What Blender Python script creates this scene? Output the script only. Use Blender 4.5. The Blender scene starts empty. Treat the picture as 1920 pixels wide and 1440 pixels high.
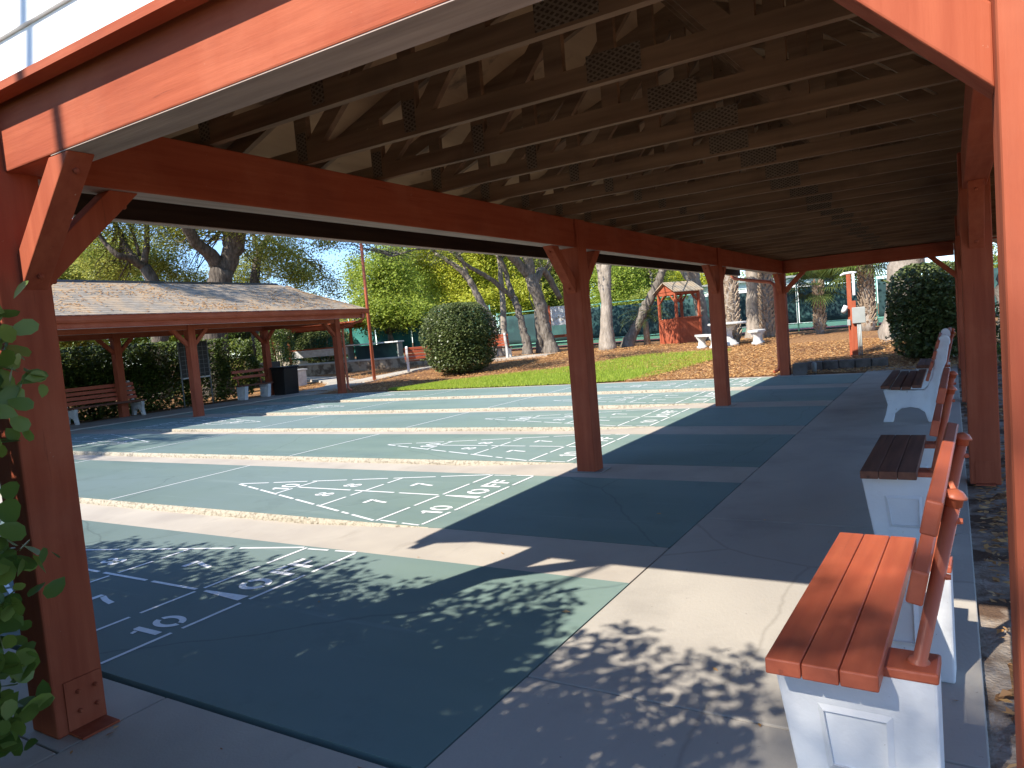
import bpy, bmesh, math, random
import numpy as np
from mathutils import Vector, Matrix
R_ = math.radians
# ------------------------------------------------------------------ camera, world, sun, exposure
SC = bpy.context.scene
COL = SC.collection
cam = bpy.data.cameras.new('camera'); cam.sensor_width = 36; cam.lens = 25.43
cam.clip_start = .05; cam.clip_end = 2000
camo = bpy.data.objects.new('camera', cam); COL.objects.link(camo)
camo.location = (1.5172, -1.6030, 1.3797); camo.rotation_euler = (1.4998, 0.0851, 0.5448)
SC.camera = camo
SUN_DIR = Vector((-.365, -1.12, 1.0)).normalized()          # towards the sun
w = bpy.data.worlds.new('World'); SC.world = w; w.use_nodes = True
nt = w.node_tree
sky = nt.nodes.new('ShaderNodeTexSky'); sky.sky_type = 'NISHITA'; sky.sun_disc = False
sky.sun_elevation = math.asin(SUN_DIR.z); sky.sun_rotation = math.atan2(SUN_DIR.x, SUN_DIR.y)
sky.air_density = .7; sky.dust_density = 0; sky.ozone_density = 4.5
nt.links.new(sky.outputs[0], nt.nodes['Background'].inputs[0]); nt.nodes['Background'].inputs[1].default_value = .15
sl = bpy.data.lights.new('sun', 'SUN'); sl.energy = 4.4; sl.angle = R_(.53); sl.color = (1, .93, .82)
so = bpy.data.objects.new('sun', sl); COL.objects.link(so)
so.rotation_euler = (-SUN_DIR).to_track_quat('-Z', 'Y').to_euler(); so.location = (-5, -12, 14)
SC.view_settings.view_transform = 'Standard'; SC.view_settings.look = 'None'
SC.view_settings.exposure = 1.1; SC.view_settings.gamma = 1
SC.cycles.max_bounces = 8; SC.cycles.diffuse_bounces = 5; SC.cycles.transparent_max_bounces = 6
rng = np.random.default_rng(7); random.seed(7)

# ------------------------------------------------------------------ object helpers
def tag(o, label=None, cat=None, group=None, kind=None):
    if label: o['label'] = label
    if cat: o['category'] = cat
    if group: o['group'] = group
    if kind: o['kind'] = kind
    return o
def thing(name, label, cat, loc=(0, 0, 0), rz=0, group=None):
    o = bpy.data.objects.new(name, None); COL.objects.link(o); o.empty_display_size = .2
    o.location = loc; o.rotation_euler = (0, 0, rz)
    return tag(o, label, cat, group)
def link(name, me, parent=None):
    o = bpy.data.objects.new(name, me); COL.objects.link(o)
    if parent: o.parent = parent
    return o
def copy_tree(o, parent=None):
    c = o.copy(); COL.objects.link(c); c.parent = parent
    for ch in list(o.children): copy_tree(ch, c)
    return c
class MB:
    "collects verts and faces, builds ONE mesh object"
    def __init__(s): s.v = []; s.f = []
    def add(s, vs, fs):
        n = len(s.v); s.v += [tuple(q) for q in vs]; s.f += [tuple(i + n for i in f) for f in fs]; return s
    def box(s, a, b):
        (x0, y0, z0), (x1, y1, z1) = a, b
        return s.add([(x0, y0, z0), (x1, y0, z0), (x1, y1, z0), (x0, y1, z0), (x0, y0, z1), (x1, y0, z1), (x1, y1, z1), (x0, y1, z1)],
                     [(0, 3, 2, 1), (4, 5, 6, 7), (0, 1, 5, 4), (1, 2, 6, 5), (2, 3, 7, 6), (3, 0, 4, 7)])
    def bar(s, p, q, wd, ht, up=(0, 0, 1)):
        p, q = Vector(p), Vector(q); d = (q - p).normalized(); sx = d.cross(Vector(up)).normalized(); u = sx.cross(d)
        vs = [c + sx * a * wd / 2 + u * b * ht / 2 for c in (p, q) for a, b in ((-1, -1), (1, -1), (1, 1), (-1, 1))]
        return s.add(vs, [(0, 1, 2, 3), (7, 6, 5, 4), (0, 4, 5, 1), (1, 5, 6, 2), (2, 6, 7, 3), (3, 7, 4, 0)])
    def prism(s, poly, a, b, axis='y'):
        "poly of 2-D points extruded along an axis: 'y' takes (x,z), 'x' takes (y,z), 'z' takes (x,y)"
        n = len(poly)
        mk = {'y': lambda p, t: (p[0], t, p[1]), 'x': lambda p, t: (t, p[0], p[1]), 'z': lambda p, t: (p[0], p[1], t)}[axis]
        vs = [mk(p, a) for p in poly] + [mk(p, b) for p in poly]
        return s.add(vs, [tuple(range(n)), tuple(reversed(range(n, 2 * n)))] + [(i, i + n, (i + 1) % n + n, (i + 1) % n) for i in range(n)])
    def tube(s, pts, rad, n=10, cap=True):
        pts = [Vector(p) for p in pts]
        if not hasattr(rad, '__len__'): rad = [rad] * len(pts)
        rings = []; ref = None
        for i, p in enumerate(pts):
            d = (pts[min(i + 1, len(pts) - 1)] - pts[max(i - 1, 0)]).normalized()
            if ref is None: ref = Vector((1, 0, 0)) if abs(d.x) < .8 else Vector((0, 1, 0))
            a = (ref - d * ref.dot(d)).normalized(); b = d.cross(a); ref = a
            rings.append([p + (a * math.cos(2 * math.pi * k / n) + b * math.sin(2 * math.pi * k / n)) * rad[i] for k in range(n)])
        vs = [q for r in rings for q in r]
        fs = [(i * n + k, i * n + (k + 1) % n, (i + 1) * n + (k + 1) % n, (i + 1) * n + k) for i in range(len(pts) - 1) for k in range(n)]
        if cap: fs += [tuple(reversed(range(n))), tuple(range((len(pts) - 1) * n, len(pts) * n))]
        return s.add(vs, fs)
    def lathe(s, prof, c=(0, 0, 0), n=16):
        vs = [(c[0] + r * math.cos(2 * math.pi * k / n), c[1] + r * math.sin(2 * math.pi * k / n), c[2] + z) for r, z in prof for k in range(n)]
        m = len(prof)
        fs = [(i * n + k, i * n + (k + 1) % n, (i + 1) * n + (k + 1) % n, (i + 1) * n + k) for i in range(m - 1) for k in range(n)]
        fs += [tuple(reversed(range(n))), tuple(range((m - 1) * n, m * n))]
        return s.add(vs, fs)
    def build(s, name, m, parent=None, bevel=0, smooth=False):
        me = bpy.data.meshes.new(name); me.from_pydata(s.v, [], s.f); me.materials.append(m)
        bm = bmesh.new(); bm.from_mesh(me); bmesh.ops.recalc_face_normals(bm, faces=bm.faces); bm.to_mesh(me); bm.free()
        if smooth: me.polygons.foreach_set('use_smooth', [True] * len(me.polygons))
        o = link(name, me, parent)
        if bevel:
            md = o.modifiers.new('bevel', 'BEVEL'); md.width = bevel; md.segments = 2; md.limit_method = 'ANGLE'; md.angle_limit = R_(40)
        return o
def mesh_np(name, V, F, m, parent=None, smooth=False):
    "V (n,3), F (m,k) equal-sized faces"
    me = bpy.data.meshes.new(name); k = F.shape[1]
    me.vertices.add(len(V)); me.vertices.foreach_set('co', V.astype(np.float32).ravel())
    me.loops.add(F.size); me.loops.foreach_set('vertex_index', F.astype(np.int32).ravel())
    me.polygons.add(len(F)); me.polygons.foreach_set('loop_start', np.arange(0, F.size, k, dtype=np.int32))
    if smooth: me.polygons.foreach_set('use_smooth', np.ones(len(F), bool))
    me.update(calc_edges=True); me.materials.append(m)
    return link(name, me, parent)

# ------------------------------------------------------------------ materials
def lin(c): return tuple(c) + (1,) if len(c) == 3 else c
def mat(name, c1, c2=None, scale=4, stretch=(1, 1, 1), detail=6, rough=.7, bump=0, bscale=30, c3=None, s3=1.0, lo=.35, hi=.65, spec=.4, t3=(.45, .7), dist=.004, drough=0):
    m = bpy.data.materials.new(name); m.use_nodes = True; N = m.node_tree.nodes; L = m.node_tree.links
    b = N['Principled BSDF']; b.inputs['Roughness'].default_value = rough; b.inputs['Specular IOR Level'].default_value = spec
    b.inputs['Diffuse Roughness'].default_value = drough
    tc = N.new('ShaderNodeTexCoord'); mp = N.new('ShaderNodeMapping'); L.new(tc.outputs['Object'], mp.inputs[0]); mp.inputs['Scale'].default_value = stretch
    if c2 is None: c2 = tuple(x * .8 for x in c1)
    n = N.new('ShaderNodeTexNoise'); n.inputs['Scale'].default_value = scale; n.inputs['Detail'].default_value = detail; L.new(mp.outputs[0], n.inputs['Vector'])
    r = N.new('ShaderNodeValToRGB'); r.color_ramp.elements[0].position = lo; r.color_ramp.elements[1].position = hi
    r.color_ramp.elements[0].color = lin(c2); r.color_ramp.elements[1].color = lin(c1); L.new(n.outputs['Fac'], r.inputs[0])
    out = r.outputs[0]
    if c3:
        n3 = N.new('ShaderNodeTexNoise'); n3.inputs['Scale'].default_value = s3; n3.inputs['Detail'].default_value = 8; n3.inputs['Roughness'].default_value = .6; L.new(tc.outputs['Object'], n3.inputs['Vector'])
        r3 = N.new('ShaderNodeValToRGB'); r3.color_ramp.elements[0].position = t3[0]; r3.color_ramp.elements[1].position = t3[1]; L.new(n3.outputs['Fac'], r3.inputs[0])
        mx = N.new('ShaderNodeMix'); mx.data_type = 'RGBA'; L.new(r3.outputs[0], mx.inputs[0]); L.new(out, mx.inputs[6]); mx.inputs[7].default_value = lin(c3); out = mx.outputs[2]
    L.new(out, b.inputs['Base Color'])
    if bump:
        nb = N.new('ShaderNodeTexNoise'); nb.inputs['Scale'].default_value = bscale; nb.inputs['Detail'].default_value = 8; L.new(mp.outputs[0], nb.inputs['Vector'])
        bp = N.new('ShaderNodeBump'); bp.inputs['Strength'].default_value = bump; bp.inputs['Distance'].default_value = dist; L.new(nb.outputs['Fac'], bp.inputs['Height']); L.new(bp.outputs[0], b.inputs['Normal'])
    return m
def overlay(m, col, scale, stretch=(1, 1, 1), lo=.62, hi=.70, amount=1.0, kind='noise', detail=6):
    N = m.node_tree.nodes; L = m.node_tree.links; b = N['Principled BSDF']; src = b.inputs['Base Color'].links[0].from_socket
    tc = N.new('ShaderNodeTexCoord'); mp = N.new('ShaderNodeMapping'); mp.inputs['Scale'].default_value = stretch; L.new(tc.outputs['Object'], mp.inputs[0]); vec = mp.outputs[0]
    r = N.new('ShaderNodeValToRGB'); r.color_ramp.elements[0].position = lo; r.color_ramp.elements[1].position = hi
    if kind == 'crack':
        nz = N.new('ShaderNodeTexNoise'); nz.inputs['Scale'].default_value = scale * 3; nz.inputs['Detail'].default_value = 5; L.new(vec, nz.inputs['Vector'])
        ad = N.new('ShaderNodeMix'); ad.data_type = 'RGBA'; ad.inputs[0].default_value = .22; L.new(vec, ad.inputs[6]); L.new(nz.outputs['Color'], ad.inputs[7])
        n = N.new('ShaderNodeTexVoronoi'); n.feature = 'DISTANCE_TO_EDGE'; n.inputs['Scale'].default_value = scale; L.new(ad.outputs[2], n.inputs['Vector']); fac = n.outputs['Distance']
        r.color_ramp.elements[0].color = (1, 1, 1, 1); r.color_ramp.elements[1].color = (0, 0, 0, 1)
    else:
        n = N.new('ShaderNodeTexNoise'); n.inputs['Scale'].default_value = scale; n.inputs['Detail'].default_value = detail; n.inputs['Roughness'].default_value = .65; L.new(vec, n.inputs['Vector']); fac = n.outputs['Fac']
    L.new(fac, r.inputs[0]); ml = N.new('ShaderNodeMath'); ml.operation = 'MULTIPLY'; ml.inputs[1].default_value = amount; L.new(r.outputs[0], ml.inputs[0])
    mx = N.new('ShaderNodeMix'); mx.data_type = 'RGBA'; L.new(ml.outputs[0], mx.inputs[0]); L.new(src, mx.inputs[6]); mx.inputs[7].default_value = lin(col); L.new(mx.outputs[2], b.inputs['Base Color'])
    return m
def wood(name, c1, c2, axis, rough=.6, bump=.6, c3=None, s3=2.0, t3=(.5, .75), spec=.35, gs=26):
    st = {'x': (.07, 1, 1), 'y': (1, .07, 1), 'z': (1, 1, .07)}[axis]
    return mat(name, c1, c2, scale=gs, stretch=st, rough=rough, bump=bump, bscale=gs * 2.2, c3=c3, s3=s3, t3=t3, spec=spec, lo=.3, hi=.7)
def leafmat(name, cols, trans=.35, rough=.5, spec=.4):
    m = bpy.data.materials.new(name); m.use_nodes = True; N = m.node_tree.nodes; L = m.node_tree.links
    b = N['Principled BSDF']; b.inputs['Roughness'].default_value = rough; b.inputs['Specular IOR Level'].default_value = spec
    g = N.new('ShaderNodeNewGeometry'); r = N.new('ShaderNodeValToRGB'); el = r.color_ramp.elements
    while len(el) < len(cols): el.new(.5)
    for i, c in enumerate(cols): el[i].position = i / (len(cols) - 1); el[i].color = lin(c)
    L.new(g.outputs['Random Per Island'], r.inputs[0]); L.new(r.outputs[0], b.inputs['Base Color'])
    t = N.new('ShaderNodeBsdfTranslucent'); hs = N.new('ShaderNodeHueSaturation'); hs.inputs['Hue'].default_value = .485; hs.inputs['Value'].default_value = 1.25
    L.new(r.outputs[0], hs.inputs['Color']); L.new(hs.outputs[0], t.inputs[0])
    mx = N.new('ShaderNodeMixShader'); mx.inputs[0].default_value = trans; L.new(b.outputs[0], mx.inputs[1]); L.new(t.outputs[0], mx.inputs[2]); L.new(mx.outputs[0], N['Material Output'].inputs[0])
    return m
RED1, RED2, REDF = (.375, .100, .050), (.29, .068, .034), (.43, .140, .078)
M = {}
ST = {'x': (.04, 1, 1), 'y': (1, .04, 1), 'z': (1, 1, .04)}
for a in 'xyz':
    M['red' + a] = wood('red painted timber ' + a, RED1, RED2, a, rough=.8, bump=.55, c3=REDF, s3=2.2, t3=(.5, .9), spec=.12)
    overlay(M['red' + a], (.10, .03, .02), 38, ST[a], .66, .74, .75); overlay(M['red' + a], (.46, .30, .22), 42, (1, 1, 1), .72, .78, .8, detail=3); overlay(M['red' + a], (.20, .06, .04), 1.3, (1, 1, 1), .52, .75, .45)
    M['raw' + a] = wood('bare grey brown timber ' + a, (.50, .40, .34), (.30, .235, .20), a, rough=.85, bump=.7, spec=.2)
    M['truss' + a] = wood('aged pine ' + a, (.28, .185, .11), (.15, .095, .058), a, rough=.8, bump=.4, c3=(.10, .065, .045), s3=1.6, t3=(.55, .8), spec=.2, gs=18)
M['darkwood'] = wood('near black board', (.055, .036, .026), (.035, .023, .017), 'y', rough=.9, spec=.1)  # near-black wood tone for the board inside the fascia
M['seat'] = wood('orange red bench paint', (.46, .115, .055), (.38, .085, .042), 'y', rough=.5, bump=.35, c3=(.30, .075, .04), s3=3, t3=(.5, .85))
M['seatold'] = wood('worn brown bench wood', (.20, .085, .05), (.12, .05, .033), 'y', rough=.75, bump=.6)
overlay(M['seat'], (.16, .05, .03), 30, ST['y'], .64, .74, .8); overlay(M['seat'], (.30, .20, .15), 46, (1, 1, 1), .71, .77, .8, detail=3); overlay(M['seatold'], (.045, .025, .02), 30, ST['y'], .58, .72, .8)
M['pipe'] = mat('orange red pipe paint', (.46, .12, .055), (.40, .10, .05), scale=8, rough=.42, bump=.15, bscale=60)
M['ply'] = mat('plywood', (.42, .275, .155), (.29, .18, .10), scale=3, stretch=(1, .25, 3), rough=.8, bump=.2, bscale=8, c3=(.11, .07, .045), s3=2.5, t3=(.62, .72), spec=.2)
def plate_mat():
    m = mat('galvanised plate', (.20, .16, .115), (.16, .125, .09), scale=30, rough=.75, spec=.2); N = m.node_tree.nodes; L = m.node_tree.links; b = N['Principled BSDF']
    src = b.inputs['Base Color'].links[0].from_socket; tc = N.new('ShaderNodeTexCoord'); fac = None
    for sgn in (1, -1):
        mp = N.new('ShaderNodeMapping'); mp.inputs['Rotation'].default_value = (0, R_(32 * sgn), 0); L.new(tc.outputs['Object'], mp.inputs[0])
        wv = N.new('ShaderNodeTexWave'); wv.bands_direction = 'Z'; wv.inputs['Scale'].default_value = 17; L.new(mp.outputs[0], wv.inputs[0])
        if fac is None: fac = wv.outputs[0]
        else:
            mm = N.new('ShaderNodeMath'); mm.operation = 'MAXIMUM'; L.new(fac, mm.inputs[0]); L.new(wv.outputs[0], mm.inputs[1]); fac = mm.outputs[0]
    r = N.new('ShaderNodeValToRGB'); r.color_ramp.elements[0].position = .5; r.color_ramp.elements[0].color = (.36, .33, .3, 1); r.color_ramp.elements[1].position = .8; L.new(fac, r.inputs[0])
    mx = N.new('ShaderNodeMix'); mx.data_type = 'RGBA'; mx.blend_type = 'MULTIPLY'; mx.inputs[0].default_value = 1; L.new(src, mx.inputs[6]); L.new(r.outputs[0], mx.inputs[7]); L.new(mx.outputs[2], b.inputs['Base Color'])
    return m
M['plate'] = plate_mat()
M['conc'] = mat('pale concrete', (.47, .42, .35), (.40, .355, .30), scale=1.6, detail=10, rough=.9, bump=.35, bscale=90, c3=(.34, .30, .26), s3=.9, t3=(.5, .8), spec=.2)
M['walk'] = mat('walkway concrete', (.46, .42, .36), (.385, .35, .305), scale=1.3, stretch=(1, .5, 1), detail=12, rough=.9, bump=.4, bscale=70, c3=(.27, .245, .215), s3=.9, t3=(.5, .8), spec=.2)
M['coq'] = mat('rough shell concrete', (.40, .36, .285), (.20, .17, .13), scale=30, detail=4, rough=.95, bump=1, bscale=55, dist=.02, lo=.3, hi=.52, spec=.1)
M['court'] = mat('green court paint', (.150, .204, .172), (.115, .168, .148), scale=.8, stretch=(.5, 2, 1), detail=10, rough=.72, bump=.1, bscale=200, c3=(.150, .203, .200), s3=.22, t3=(.4, .65), spec=.3, drough=1)
def worn_white():
    m = mat('worn white line paint', (.84, .84, .83), (.74, .75, .75), scale=25, detail=8, rough=.75, spec=.25, c3=(.45, .49, .49), s3=38, t3=(.62, .80)); return m
overlay(M['court'], (.30, .36, .34), 7, (.06, 1, 1), .60, .80, .5); overlay(M['court'], (.075, .11, .105), 2.2, (1, 1, 1), .56, .78, .5); overlay(M['court'], (.05, .07, .07), .42, (1, 1, 1), .0, .004, .4, 'crack')
overlay(M['walk'], (.2, .18, .15), .34, (1, 1, 1), .0, .003, .35, 'crack'); overlay(M['walk'], (.22, .20, .175), 30, (1, 1, 1), .70, .76, .7, detail=2); overlay(M['conc'], (.24, .21, .17), 5, (1, .4, 1), .58, .8, .5)
M['line'] = worn_white()
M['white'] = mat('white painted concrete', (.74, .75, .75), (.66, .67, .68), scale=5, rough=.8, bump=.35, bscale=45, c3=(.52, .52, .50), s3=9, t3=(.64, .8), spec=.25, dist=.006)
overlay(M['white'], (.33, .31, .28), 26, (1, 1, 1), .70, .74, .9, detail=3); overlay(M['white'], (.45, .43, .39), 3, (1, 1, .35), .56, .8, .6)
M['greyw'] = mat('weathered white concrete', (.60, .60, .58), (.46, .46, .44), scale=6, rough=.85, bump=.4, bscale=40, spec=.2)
M['siding'] = mat('white siding', (.80, .80, .78), (.76, .76, .75), scale=3, rough=.6, bump=.1, bscale=40, stretch=(.2, 1, 1))
M['bark'] = mat('oak bark', (.235, .205, .175), (.10, .085, .07), scale=11, stretch=(1, 1, .3), detail=10, rough=.95, bump=1, bscale=16, dist=.05, spec=.1, lo=.3, hi=.68)
M['barkd'] = mat('dark oak bark', (.135, .112, .093), (.045, .037, .03), scale=10, stretch=(1, 1, .3), detail=10, rough=.95, bump=1, bscale=14, dist=.06, spec=.1, lo=.3, hi=.68)
M['barkl'] = mat('light grey bark', (.36, .31, .26), (.20, .17, .14), scale=9, stretch=(1, 1, .4), detail=10, rough=.95, bump=1, bscale=18, dist=.03, spec=.1, lo=.3, hi=.68)
M['boot'] = mat('palm boots', (.46, .36, .26), (.27, .20, .14), scale=14, rough=.9, bump=.6, bscale=30, spec=.15)
M['soil'] = mat('leaf mulch', (.46, .25, .11), (.14, .075, .04), scale=16, detail=12, rough=.95, bump=1, bscale=45, dist=.03, c3=(.20, .105, .06), s3=.35, t3=(.48, .66), spec=.1)
M['sand'] = mat('sandy dirt', (.40, .34, .28), (.24, .18, .13), scale=14, detail=12, rough=.95, bump=.8, bscale=60, dist=.015, c3=(.12, .075, .05), s3=2.6, t3=(.47, .56), spec=.1)
M['turf'] = mat('lawn soil', (.17, .21, .05), (.12, .15, .04), scale=8, rough=.95, spec=.1)
M['black'] = mat('black plastic', (.012, .012, .013), (.009, .009, .01), scale=5, rough=.45)
M['metal'] = mat('dull grey metal', (.25, .26, .25), (.20, .21, .20), scale=10, rough=.5)
M['boxgrey'] = mat('grey electrical box', (.33, .35, .34), (.29, .31, .30), scale=5, rough=.45)
M['fence'] = mat('green fence tube', (.16, .40, .31), (.13, .33, .26), scale=5, rough=.45)
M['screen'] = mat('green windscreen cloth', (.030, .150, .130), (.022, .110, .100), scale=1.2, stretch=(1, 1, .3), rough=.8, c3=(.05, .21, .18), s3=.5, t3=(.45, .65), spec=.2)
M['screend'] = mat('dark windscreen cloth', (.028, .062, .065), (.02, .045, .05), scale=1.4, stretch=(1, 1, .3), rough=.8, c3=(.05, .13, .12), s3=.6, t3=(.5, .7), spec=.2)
M['shingle'] = None
M['tgreen'] = mat('tennis green', (.07, .19, .12), (.06, .16, .10), scale=.6, rough=.85)
M['tred'] = mat('tennis red', (.33, .06, .055), (.28, .05, .05), scale=.8, rough=.85)
M['yellow'] = mat('yellow kerb paint', (.62, .47, .06), (.5, .38, .05), scale=6, rough=.7)
M['stone'] = mat('stacked stone', (.36, .28, .20), (.14, .10, .07), scale=3.5, detail=3, rough=.9, bump=.8, bscale=6, dist=.03, spec=.1, lo=.4, hi=.55)
M['beige'] = mat('beige wall', (.55, .49, .40), (.5, .45, .37), scale=1, rough=.85)
M['timber'] = mat('old landscape block', (.14, .125, .115), (.08, .07, .062), scale=8, rough=.9, bump=.7, bscale=30)
LF = {
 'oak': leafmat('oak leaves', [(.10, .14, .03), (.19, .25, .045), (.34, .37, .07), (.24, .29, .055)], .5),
 'oakl': leafmat('light olive leaves', [(.13, .165, .035), (.25, .29, .055), (.42, .43, .09), (.31, .34, .065)], .5),  # paler, yellower olive tone than the plain oak leaves
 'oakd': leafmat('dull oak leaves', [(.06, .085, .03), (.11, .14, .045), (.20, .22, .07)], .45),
 'yel': leafmat('spring green leaves', [(.30, .36, .035), (.46, .50, .055), (.60, .60, .09), (.38, .45, .045)], .5),
 'lime': leafmat('light green leaves', [(.17, .25, .04), (.28, .37, .055), (.40, .47, .08)], .5),
 'dark': leafmat('dark clipped leaves', [(.045, .066, .018), (.08, .11, .03), (.16, .185, .06)], .2, rough=.42, spec=.4),
 'hedge': leafmat('hedge leaves', [(.04, .065, .014), (.075, .115, .022), (.16, .21, .04)], .25, rough=.42, spec=.5),
 'clusia': leafmat('round shrub leaves', [(.075, .145, .028), (.12, .21, .04), (.20, .29, .06)], .35, rough=.36, spec=.5),
 'palm': leafmat('palm fronds', [(.05, .08, .02), (.085, .125, .03), (.15, .18, .05)], .3),
 'grass': leafmat('grass blades', [(.20, .30, .03), (.33, .45, .05), (.50, .56, .10)], .45, spec=.2),
 'dry': leafmat('dry leaves', [(.22, .10, .045), (.50, .27, .10), (.66, .38, .14), (.60, .40, .20), (.36, .17, .07)], .15, rough=.7, spec=.15),
}
def shingle_mat():
    m = mat('weathered shingles', (.345, .305, .255), (.23, .205, .17), scale=14, stretch=(1, .5, 1), detail=10, rough=.95, c3=(.46, .34, .22), s3=2.2, t3=(.42, .68), spec=.1)
    N = m.node_tree.nodes; L = m.node_tree.links; b = N['Principled BSDF']
    src = b.inputs['Base Color'].links[0].from_socket
    tc = N.new('ShaderNodeTexCoord'); wv = N.new('ShaderNodeTexWave'); wv.bands_direction = 'X'; wv.wave_profile = 'SAW'; wv.inputs['Scale'].default_value = 2.3; wv.inputs['Distortion'].default_value = .25; wv.inputs['Detail Scale'].default_value = 3
    L.new(tc.outputs['Object'], wv.inputs[0])
    r = N.new('ShaderNodeValToRGB'); r.color_ramp.elements[0].position = 0; r.color_ramp.elements[0].color = (.3, .3, .3, 1); r.color_ramp.elements[1].position = .35; r.color_ramp.elements[1].color = (1, 1, 1, 1); L.new(wv.outputs[0], r.inputs[0])
    mx = N.new('ShaderNodeMix'); mx.data_type = 'RGBA'; mx.blend_type = 'MULTIPLY'; mx.inputs[0].default_value = .75; L.new(src, mx.inputs[6]); L.new(r.outputs[0], mx.inputs[7]); L.new(mx.outputs[2], b.inputs['Base Color'])
    bp = N.new('ShaderNodeBump'); bp.inputs['Strength'].default_value = .6; bp.inputs['Distance'].default_value = .01; L.new(wv.outputs[0], bp.inputs['Height']); L.new(bp.outputs[0], b.inputs['Normal'])
    return m
M['shingle'] = shingle_mat()

# ------------------------------------------------------------------ ground and setting
def ss(t):
    t = np.clip(t, 0, 1); return t * t * (3 - 2 * t)
def terr(x, y):
    y0 = 14.4 + 2.6 * ss((-14.0 - x) / 6.0)
    return .42 * ss((y - y0) / 9.0)
def th(x, y): return float(terr(np.float64(x), np.float64(y)))
xs = np.concatenate([[-300, -150, -80, -60, -50, -42, -36], np.arange(-32, 8.01, .4), [10, 14, 20, 30, 50, 90, 200]])
ys = np.concatenate([[-200, -80, -40, -20, -12, -8], np.arange(-6, 34.01, .4), [38, 44, 50, 60, 80, 120, 200, 400]])
X, Y = np.meshgrid(xs, ys)
Z = terr(X, Y) - .035 + rng.normal(0, .008, X.shape) * (terr(X, Y) > .01)
inside = (X > -17.2) & (X < 1.3) & (Y < 14.15) & (Y > -12)
Z[inside] = -.16
idx = np.arange(X.size).reshape(X.shape)
F = np.stack([idx[:-1, :-1].ravel(), idx[:-1, 1:].ravel(), idx[1:, 1:].ravel(), idx[1:, :-1].ravel()], 1)
o = mesh_np('ground', np.stack([X.ravel(), Y.ravel(), Z.ravel()], 1), F, M['soil'], smooth=True); tag(o, kind='structure')
# dirt strip along the right edge of the walkway
xs2 = np.linspace(1.5, 3.6, 12); ys2 = np.linspace(-4, 15, 96); X2, Y2 = np.meshgrid(xs2, ys2)
Z2 = -.03 + rng.normal(0, .006, X2.shape) + .03 * (X2 > 2.2); idx = np.arange(X2.size).reshape(X2.shape)
F = np.stack([idx[:-1, :-1].ravel(), idx[:-1, 1:].ravel(), idx[1:, 1:].ravel(), idx[1:, :-1].ravel()], 1)
o = mesh_np('dirt_strip', np.stack([X2.ravel(), Y2.ravel(), Z2.ravel()], 1), F, M['sand'], smooth=True); tag(o, kind='structure')
# walkway slabs with open joints
CY = [.1041 + 2.4203 * k for k in range(6)]; CW = 1.7803; CL = 15.77; BL = 1.9406; FT = .3048
b = MB(); jy = [-6, -3.2, -1.55, .78, 3.22, 7.3, 11.2, 15.3]
for a, c in zip(jy[:-1], jy[1:]): b.box((.006, a + .004, -.14), (1.565, c - .004, 0))
tag(b.build('walkway', M['walk'], bevel=.006), kind='structure')
b = MB()
for a, c in zip([-6, -1.5, 3.4, 8.2, 13], [-1.5, 3.4, 8.2, 13, 15.2]): b.box((-17.42, a + .004, -.14), (-CL - .006, c - .004, .02))
tag(b.build('far_walkway', M['walk'], bevel=.006), kind='structure')
b = MB(); jx = [-16, -9, -5, -1.32, -.006]
for a, c in zip(jx[:-1], jx[1:]):
    b.box((a + .004, -2.2, -.14), (c - .004, -.36 if c < -.1 else .072, -.002))
    if c < -.1: b.box((a + .004, -.352, -.14), (c - .004, .072, -.003))
tag(b.build('apron', M['conc'], bevel=.005), kind='structure')
# courts with raised rough kerbs, and concrete gutters between them
def glyph(ch):
    "stencil glyphs as lists of polygons in a unit box, x to the right, y up"
    def ring(cx, cy, rx, ry, ix, iy, gaps, n=30):
        out = []
        for a0, a1 in gaps:
            pts = [(cx + rx * math.cos(R_(a0 + (a1 - a0) * i / n)), cy + ry * math.sin(R_(a0 + (a1 - a0) * i / n))) for i in range(n + 1)]
            inn = [(cx + ix * math.cos(R_(a0 + (a1 - a0) * i / n)), cy + iy * math.sin(R_(a0 + (a1 - a0) * i / n))) for i in range(n + 1)]
            for i in range(n): out.append([pts[i], pts[i + 1], inn[i + 1], inn[i]])
        return out
    if ch == '1': return [[(.30, 0), (.52, 0), (.52, 1), (.34, 1), (.30, .93)], [(.10, .80), (.27, .86), (.27, .70), (.10, .68)]]
    if ch == '0' or ch == 'O': return ring(.42, .5, .40, .5, .22, .30, [(-82, 78), (98, 262)])
    if ch == '8': return ring(.4, .74, .32, .26, .15, .11, [(-75, 75), (105, 255)], 14) + ring(.4, .25, .36, .25, .17, .10, [(-80, 80), (100, 260)], 14)
    if ch == '7': return [[(.05, .82), (.78, .82), (.78, 1), (.05, 1)], [(.26, 0), (.48, 0), (.58, .38), (.78, .77), (.56, .77), (.38, .42)]]
    if ch == 'F': return [[(.06, 0), (.28, 0), (.28, 1), (.06, 1)], [(.33, .82), (.78, .82), (.78, 1), (.33, 1)], [(.33, .44), (.70, .44), (.70, .61), (.33, .61)]]
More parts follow.
